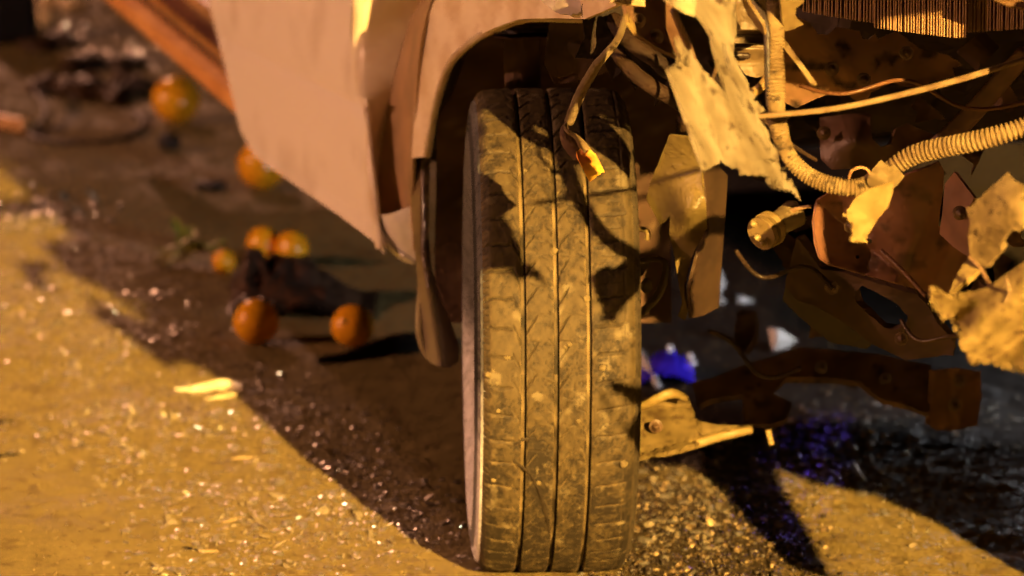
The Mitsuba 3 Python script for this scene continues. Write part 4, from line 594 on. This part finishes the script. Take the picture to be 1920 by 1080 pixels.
for k, (px, py, a, b) in enumerate(hp):
    for j in range(4):
        c = gnd(px + r_.uniform(-20, 20), py + r_.uniform(-5, 5)); hm.append(move(lump((a * r_.uniform(.4, .9), a * r_.uniform(.4, .8), b * r_.uniform(.4, .9)), k * 5 + j, 3, 0.45, 2.6), c + [0, 0, b * 0.4], (r_.uniform(-30, 30), r_.uniform(-30, 30), r_.uniform(0, 180))))
put(hk, join(hm), 'satin', (0.03, 0.017, 0.012), (0.09, 0.045, 0.016), 30, 4)
tb = thing('bright_tube', 'short pale tube lying at the left edge of the view', 'tube'); a_, b_ = gnd(-70, 232), gnd(56, 252)
put(tb, tube([a_ + [0, 0, .016], b_ + [0, 0, .016]], 0.016, 12, 20), 'gloss', (0.72, 0.42, 0.18), (0.66, 0.34, 0.12), 30)
cb = thing('cable_loop', 'dark cable lying in a loop behind the bright tube', 'cable')
put(cb, tube([gnd(66, 200) + [0, 0, .03], gnd(74, 245) + [0, 0, .012], gnd(60, 262) + [0, 0, .006], gnd(110, 272) + [0, 0, .006], gnd(190, 272) + [0, 0, .006], gnd(245, 258) + [0, 0, .006], gnd(268, 236) + [0, 0, .006], gnd(250, 214) + [0, 0, .006]], 0.0055, 120, 8), 'satin', (0.03, 0.02, 0.016), (0.05, 0.03, 0.02))
# white stick, twigs
ws = thing('white_stick', 'long white splinter on the lit road at the left', 'splinter')
put(ws, tube([gnd(328, 735) + [0, 0, .004], gnd(370, 736) + [0, 0, .006], gnd(420, 730) + [0, 0, .008], gnd(458, 734) + [0, 0, .006]], [0.002, 0.007, 0.0085, 0.007], 40, 10, flat=0.6, rough=0.001), 'gloss', (0.85, 0.78, 0.62), (0.7, 0.6, 0.42), 50)
ws = thing('white_stick', 'short pale splinter under the long white splinter', 'splinter')
put(ws, tube([gnd(384, 752) + [0, 0, .003], gnd(420, 748) + [0, 0, .004], gnd(448, 741) + [0, 0, .003]], [0.001, 0.004, 0.003], 20, 8, flat=0.5, rough=0.001), 'gloss', (0.7, 0.6, 0.4), (0.6, 0.5, 0.3), 50)
for L, lab, a in (([(-30, 790), (4, 794), (27, 791)], 'upper dark twig at the left edge of the lit road', .03), ([(-30, 860), (10, 857), (37, 856)], 'lower dark twig at the left edge of the lit road', .03), ([(344, 1030), (362, 1034), (372, 1036)], 'tiny dark splinter near the bottom of the lit road', .02),
                  ([(372, 1037), (390, 1038), (410, 1038)], 'tiny pale splinter touching the dark one', .4), ([(415, 984), (435, 979), (456, 974)], 'tan splinter on the lit road below the middle', .42), ([(432, 865), (455, 862), (482, 862)], 'pale flat splinter on the lit road right of the glitter', .42)):
    k = thing('splinter', lab, 'splinter'); put(k, tube([gnd(*q) + [0, 0, .003] for q in L], [0.001, 0.0028, 0.001], 16, 6, flat=0.6, rough=0.0008), 'matte', (a, a * .75, a * .45), (a * .7, a * .5, a * .25), 60)
# under the nose: white chunk, fragments, blue bag
wc_ = thing('white_chunk', 'crumpled white scrap on the road behind the cross beam', 'scrap'); g1 = gnd(1462, 660); hq = np.random.default_rng(5)
put(wc_, move(trimesh.convex.convex_hull(hq.normal(0, 1, (14, 3)) / np.array([1, 1, 1]) * [0.014, 0.012, 0.018]).subdivide().subdivide(), g1 + [0.004, 0, 0.030], (0, -18, 20)), 'matte', (0.85, 0.83, 0.80), (0.66, 0.63, 0.58), 60, 4)
fr = thing('upright_fragment', 'small upright white fragment standing in the dark under the car', 'fragment'); g1 = gnd(1345, 572)
put(fr, join([move(lump((0.0075, 0.007, 0.026), 1, 3, 0.25), g1 + [0.002, 0, 0.034], (0, 6, 0)), move(lump((0.014, 0.008, 0.006), 2, 3, 0.25), g1 + [0, 0, 0.006]), move(lump((0.004, 0.004, 0.008), 3, 2, 0.25), g1 + [0.010, 0, 0.036])]), 'gloss', (0.75, 0.75, 0.75), (0.55, 0.55, 0.55), 60)
fr = thing('white_wedge', 'small white wedge beside the upright fragment', 'fragment'); g1 = gnd(1397, 570)
put(fr, move(trimesh.convex.convex_hull(np.array([[-.013, -.006, 0], [-.013, .008, 0], [-.012, 0, .016], [-.006, -.004, .015], [.016, 0, .002], [.016, .003, .006]])).subdivide(), g1), 'gloss', (0.8, 0.8, 0.8), (0.6, 0.6, 0.6), 60)
bgc = gnd(1250, 722); U_, V_ = np.meshgrid(np.linspace(-1, 1, 60), np.linspace(0, 1, 40), indexing='ij'); q = np.stack([U_ * 2, V_ * 2, U_ * 0], -1); cr = np.abs(meshkit.fbm(q * 1.6 + 4, 4, 11) - 0.5) * 2
hh = 0.036 * np.clip(1 - np.abs(U_) ** 2.6, 0, 1) * np.sin(np.clip(V_ * 1.1 + 0.1, 0, 1) * np.pi) ** 0.7 * (0.85 + 0.45 * cr) + 0.003
v_, f_ = grid_mesh(np.stack([bgc[0] + 0.042 * U_ + 0.005 * cr, bgc[1] - 0.01 + 0.18 * V_ + 0.02 * cr, hh], -1))
bk = thing('blue_bag', 'shiny blue plastic bag on the road right of the wheel', 'bag')
put(bk, mesh_of(np.vstack([v_, v_ - [0, 0, .003]]), np.vstack([f_, f_[:, ::-1] + len(v_)])), 'gloss', (0.06, 0.03, 0.90), (0.03, 0.015, 0.60), 40)
wk = thing('white_wrapper', 'white wrapper between the wheel and the blue bag', 'wrapper')
put(wk, tube([gnd(1188, 676) + [0, 0, .016], gnd(1204, 692) + [0, -.01, .020], gnd(1218, 708) + [0, -.02, .016], gnd(1234, 724) + [0, -.02, .004]], [0.010, 0.012, 0.012, 0.007], 40, 14, flat=0.7, rough=0.002), 'gloss', (0.8, 0.8, 0.82), (0.6, 0.6, 0.62), 50)
for k, (px, py, r, lab) in enumerate(((1257, 662, .006, 'left shiny bead above the blue bag'), (1295, 676, .0055, 'upper shiny bead at the right of the blue bag'), (1300, 688, .0055, 'lower shiny bead at the right of the blue bag'))):
    t = thing('shiny_bead', lab, 'bead'); put(t, move(lump((r, r, r * 1.3), k, 3, 0.2), gnd(px, py) + [0, 0, r]), 'gloss', (0.8, 0.8, 0.85), (0.6, 0.6, 0.65))
for k, (L, r, lab) in enumerate((([(1598, 872), (1602, 884), (1612, 900), (1622, 908)], [.002, .006, .006, .003], 'curved silvery fragment at the edge of the lit patch on the right'), ([(1613, 716), (1617, 726), (1622, 736)], [.002, .0035, .002], 'tiny silvery fragment below the cross beam'))):
    t = thing('silver_fragment', lab, 'fragment'); z0 = 0.16 if k else 0.0
    put(t, tube([gnd(*q) + [0, 0, .006] for q in L], r, 30, 10, flat=0.5, rough=0.0008), 'gloss', (0.62, 0.62, 0.58), (0.4, 0.4, 0.38), 60)

# ------------------------------------------------------------------ what nobody could count: broken glass, pebbles, grit
def scatter(shapes, pos, size, r, squash=(1, 1, 1), sink=0.3, flat=None):
    V, Fc, n = [], [], 0; S = [(np.array(m.vertices), np.array(m.faces)) for m in shapes]
    for i, (x, y) in enumerate(pos):
        v, f = S[i % len(S)]; e = trimesh.transformations.euler_matrix(*(r.uniform(0, 6.28, 3) if flat is None else (r.normal(0, flat), r.normal(0, flat), r.uniform(0, 6.28))))[:3, :3]
        w = (v * np.array(squash) * size[i]) @ e.T; w = w + [x, y, -w[:, 2].min() * (1 - 2 * sink)]; V.append(w); Fc.append(f + n); n += len(v)
    V = np.vstack(V); V[:, 2] += ground_z(V[:, 0], V[:, 1]); return mesh_of(V, np.vstack(Fc)), np.repeat(np.arange(len(pos)), [len(S[i % len(S)][0]) for i in range(len(pos))])
gr = np.random.default_rng(77)
chips = [trimesh.convex.convex_hull(gr.normal(0, 1, (9, 3)) * [1, 0.8, 0.34]) for _ in range(14)]
clusters = [(60, 400, 120), (150, 470, 90), (250, 560, 90), (60, 600, 150), (200, 640, 130), (330, 640, 60), (150, 700, 130), (220, 780, 130), (100, 820, 90), (380, 800, 120), (260, 860, 110), (330, 930, 130), (420, 990, 130), (540, 900, 100), (600, 960, 120), (700, 1000, 110), (640, 880, 60), (480, 720, 50), (560, 800, 60), (630, 830, 60), (720, 930, 60), (800, 990, 70), (480, 1050, 120), (320, 1060, 90), (90, 520, 90),
            (330, 545, 30), (1600, 900, 60), (1650, 830, 60), (1560, 820, 70), (1750, 900, 90), (1720, 960, 70), (1850, 780, 50), (1480, 800, 60), (1400, 880, 120), (1440, 930, 110), (1380, 850, 90), (1420, 910, 90), (1250, 930, 90), (1320, 1000, 90), (1240, 1030, 70), (200, 100, 60), (130, 60, 60), (260, 110, 50)]
P_, Z_ = [], []
for px, py, n in clusters:
    c = gnd(px, py); n = int(n * 0.8)
    P_ += list(np.c_[gr.normal(c[0], 0.055, n), gr.normal(c[1], 0.10, n)]); Z_ += list(np.clip(gr.lognormal(-6.35, 0.55, n), 0.0007, 0.0065) * (1.0 if c[1] < 3 else 2.2))
gm_, _ = scatter(chips, P_, Z_, gr, sink=0.10, flat=0.36)
k = thing('broken_glass', 'glittering crumbs of broken glass spread over the road', 'broken glass', kind='stuff'); add(k, gm_, 'chip')
def crumb(seed, h0=0.27, h1=0.31):
    """A crumb of safety glass: an uneven low frustum with flat facets."""
    q = np.random.default_rng(seed); m = int(q.integers(7, 10)); a = (np.arange(m) + q.uniform(-0.2, 0.2, m)) * 2 * np.pi / m; sx = q.uniform(0.8, 1.0); h = q.uniform(h0, h1)
    lo = np.stack([np.cos(a), sx * np.sin(a), a * 0], 1) * q.uniform(0.85, 1.1, (m, 1)); hi = lo * q.uniform(0.38, 0.46, (m, 1)); hi[:, 2] = h
    return trimesh.convex.convex_hull(np.vstack([lo, hi]))
dms = []
for right in (False, True):
    drops = [crumb(k + 50 * right, *((0.36, 0.44) if right else (0.27, 0.31))) for k in range(24)]; P_, Z_ = [], []
    for px, py, n in clusters:
        c = gnd(px, py)
        if (c[0] > 0.12) != right: continue
        n = int(n * (0.85 if c[1] < 3 else 1.1))
        P_ += list(np.c_[gr.normal(c[0], 0.055, n), gr.normal(c[1], 0.11, n)]); Z_ += list(np.clip(gr.lognormal(-5.5, 0.42, n), 0.0020, 0.0095) * (1.0 if c[1] < 3 else 1.9))
    dms.append(scatter(drops, P_, Z_, gr, sink=0.02, flat=0.08)[0])
dm_ = join(dms)
k = thing('shiny_fragments', 'small shiny glass crumbs glinting all over the road', 'glass crumbs', kind='stuff'); add(k, dm_, 'drop')
pebs = [trimesh.Trimesh(*(lambda m: (m.vertices * (1 + 0.5 * (meshkit.noise(m.vertices * 1.7 + s * 9, s) - 0.5))[:, None] * [1, .8, .6], m.faces))(trimesh.creation.icosphere(subdivisions=1, radius=1.0)), process=False) for s in range(10)]
n = 5200; X = gr.uniform(0.10, 0.56, n); Y = gr.uniform(-0.2, 0.95, n); keep = gr.random(n) < np.clip((0.44 - X) / 0.1, 0, 1) * np.clip((0.95 - Y) / 0.25, 0, 1); X, Y = X[keep], Y[keep]
pm, ids = scatter(pebs, np.c_[X, Y], np.clip(gr.lognormal(-5.95, 0.42, len(X)), 0.0012, 0.0075), gr, sink=0.22, flat=0.5)
tone = gr.random((len(X), 1)); base = np.where(tone < 0.72, np.array([0.035, 0.025, 0.018]), np.where(tone < 0.90, np.array([0.13, 0.088, 0.045]), np.array([0.36, 0.27, 0.15]))) * gr.uniform(0.7, 1.2, (len(X), 1))
k = thing('gravel', 'loose coarse gravel on the road right of the wheel', 'gravel', kind='stuff'); add(k, pm, 'satin', base[ids], True)
n = 17000; Y = -0.15 + 3.9 * gr.random(n) ** 1.6; X = gr.uniform(-0.62 - 0.09 * Y, 0.55, n)
pm, ids = scatter(pebs, np.c_[X, Y], np.clip(gr.lognormal(-7.0, 0.4, n), 0.0005, 0.0028), gr, sink=0.3, flat=0.5)
base = np.array([0.20, 0.15, 0.07]) * gr.uniform(0.35, 1.5, (n, 1))
k = thing('grit', 'fine dusty grit lying all over the road', 'grit', kind='stuff'); add(k, pm, 'matte', np.clip(base, 0, 1)[ids], True)
# small torn scraps and brackets wedged in the engine bay, each bent in its own way
sr = np.random.default_rng(21)
for k, (px, py, sz, Yc) in enumerate([(1390, 250, 26, 0.25), (1430, 310, 30, 0.35), (1480, 470, 34, 0.25), (1500, 420, 26, 0.2), (1560, 250, 24, 0.3), (1720, 330, 34, 0.25), (1740, 210, 26, 0.3), (1850, 300, 36, 0.1), (1880, 190, 30, 0.15), (1820, 620, 30, 0.1), (1700, 640, 26, 0.2), (1860, 560, 40, -0.1), (1840, 90, 34, 0.1), (1600, 330, 22, 0.15), (1360, 200, 24, 0.2), (1300, 230, 22, 0.25), (1430, 100, 22, -0.1), (1890, 440, 30, -0.3), (1870, 500, 34, -0.35), (1540, 610, 24, 0.35)]):
    n = sr.integers(5, 9); an = np.sort(sr.uniform(0, 2 * np.pi, n)); rr = sz * sr.uniform(0.55, 1.25, n)
    o = [(px + r * math.cos(a) * 1.25, py + r * math.sin(a)) for a, r in zip(an, rr)]
    if Polygon(o).area < 200: continue
    ca, sa = sr.uniform(-1, 1, 2); f0 = sr.uniform(-0.4, 0.4)
    m = sheet(torn(o, range(0, n, 2), 1.6, 300 + k, 5, 0.3), lambda x, y: Yc + 0.0012 * np.abs((x - px) * ca + (y - py) * sa) * 1.0 + 0.0008 * f0 * (x - px), 0.004, 6, 0.006, 24, k)
    put(C('torn_scrap'), m, 'matte', tuple(np.array([0.12, 0.066, 0.036]) * sr.uniform(0.45, 1.15)), None, 26, k)
# loose wires, bolts and clips among the torn plates
for L, r, a in (([(1250, 60, -0.30), (1320, 150, -0.25), (1390, 190, -0.20), (1470, 260, -0.15), (1530, 300, -0.10)], 0.0028, (0.05, 0.03, 0.02)),
                ([(1500, 160, -0.35), (1590, 175, -0.38), (1690, 150, -0.36), (1800, 200, -0.32), (1930, 190, -0.30)], 0.0026, (0.16, 0.07, 0.03)),
                ([(1380, 470, 0.10), (1430, 520, 0.12), (1500, 500, 0.08), (1560, 540, 0.02)], 0.0030, (0.05, 0.03, 0.02)),
                ([(1690, 600, -0.30), (1730, 640, -0.34), (1790, 630, -0.36), (1860, 660, -0.36)], 0.0026, (0.10, 0.06, 0.03)),
                ([(1330, 620, 0.3), (1380, 650, 0.32), (1420, 700, 0.3), (1500, 690, 0.34)], 0.003, (0.07, 0.04, 0.022)),
                ([(1330, 60, -0.60), (1345, 120, -0.62), (1330, 170, -0.60), (1350, 210, -0.58)], 0.0024, (0.14, 0.09, 0.05))):
    put(C('loose_wire'), tube(pts(L), r, 60, 8, rough=0.0002), 'satin', a, None, 50, int(L[0][0]))
hexm = trimesh.creation.cylinder(0.0058, 0.006, sections=6); hexm = join([hexm, move(trimesh.creation.cylinder(0.0088, 0.002, sections=18), (0, 0, -0.003)), move(trimesh.creation.cylinder(0.0034, 0.006, sections=10), (0, 0, 0.004))]); hexm.apply_transform(trimesh.transformations.rotation_matrix(math.pi / 2, (1, 0, 0)))
for px, py, Yb in ((1720, 330, -0.07), (1596, 425, -0.15), (1230, 70, -0.725), (1196, 40, -0.745), (1560, 130, -0.10), (1700, 100, -0.06), (1620, 150, -0.10), (1790, 760, 0.49), (1800, 715, 0.49), (1540, 690, 0.58), (1660, 712, 0.56), (1230, 800, 0.33), (1690, 636, -0.04), (1560, 540, 0.03), (1545, 250, -0.02), (1800, 400, -0.245)):
    put(C('bolt'), move(hexm, at(px, py, Yb), (0, float(px * 7 % 60), 0)), 'satin', (0.16, 0.10, 0.055), (0.08, 0.045, 0.025), 90, px)
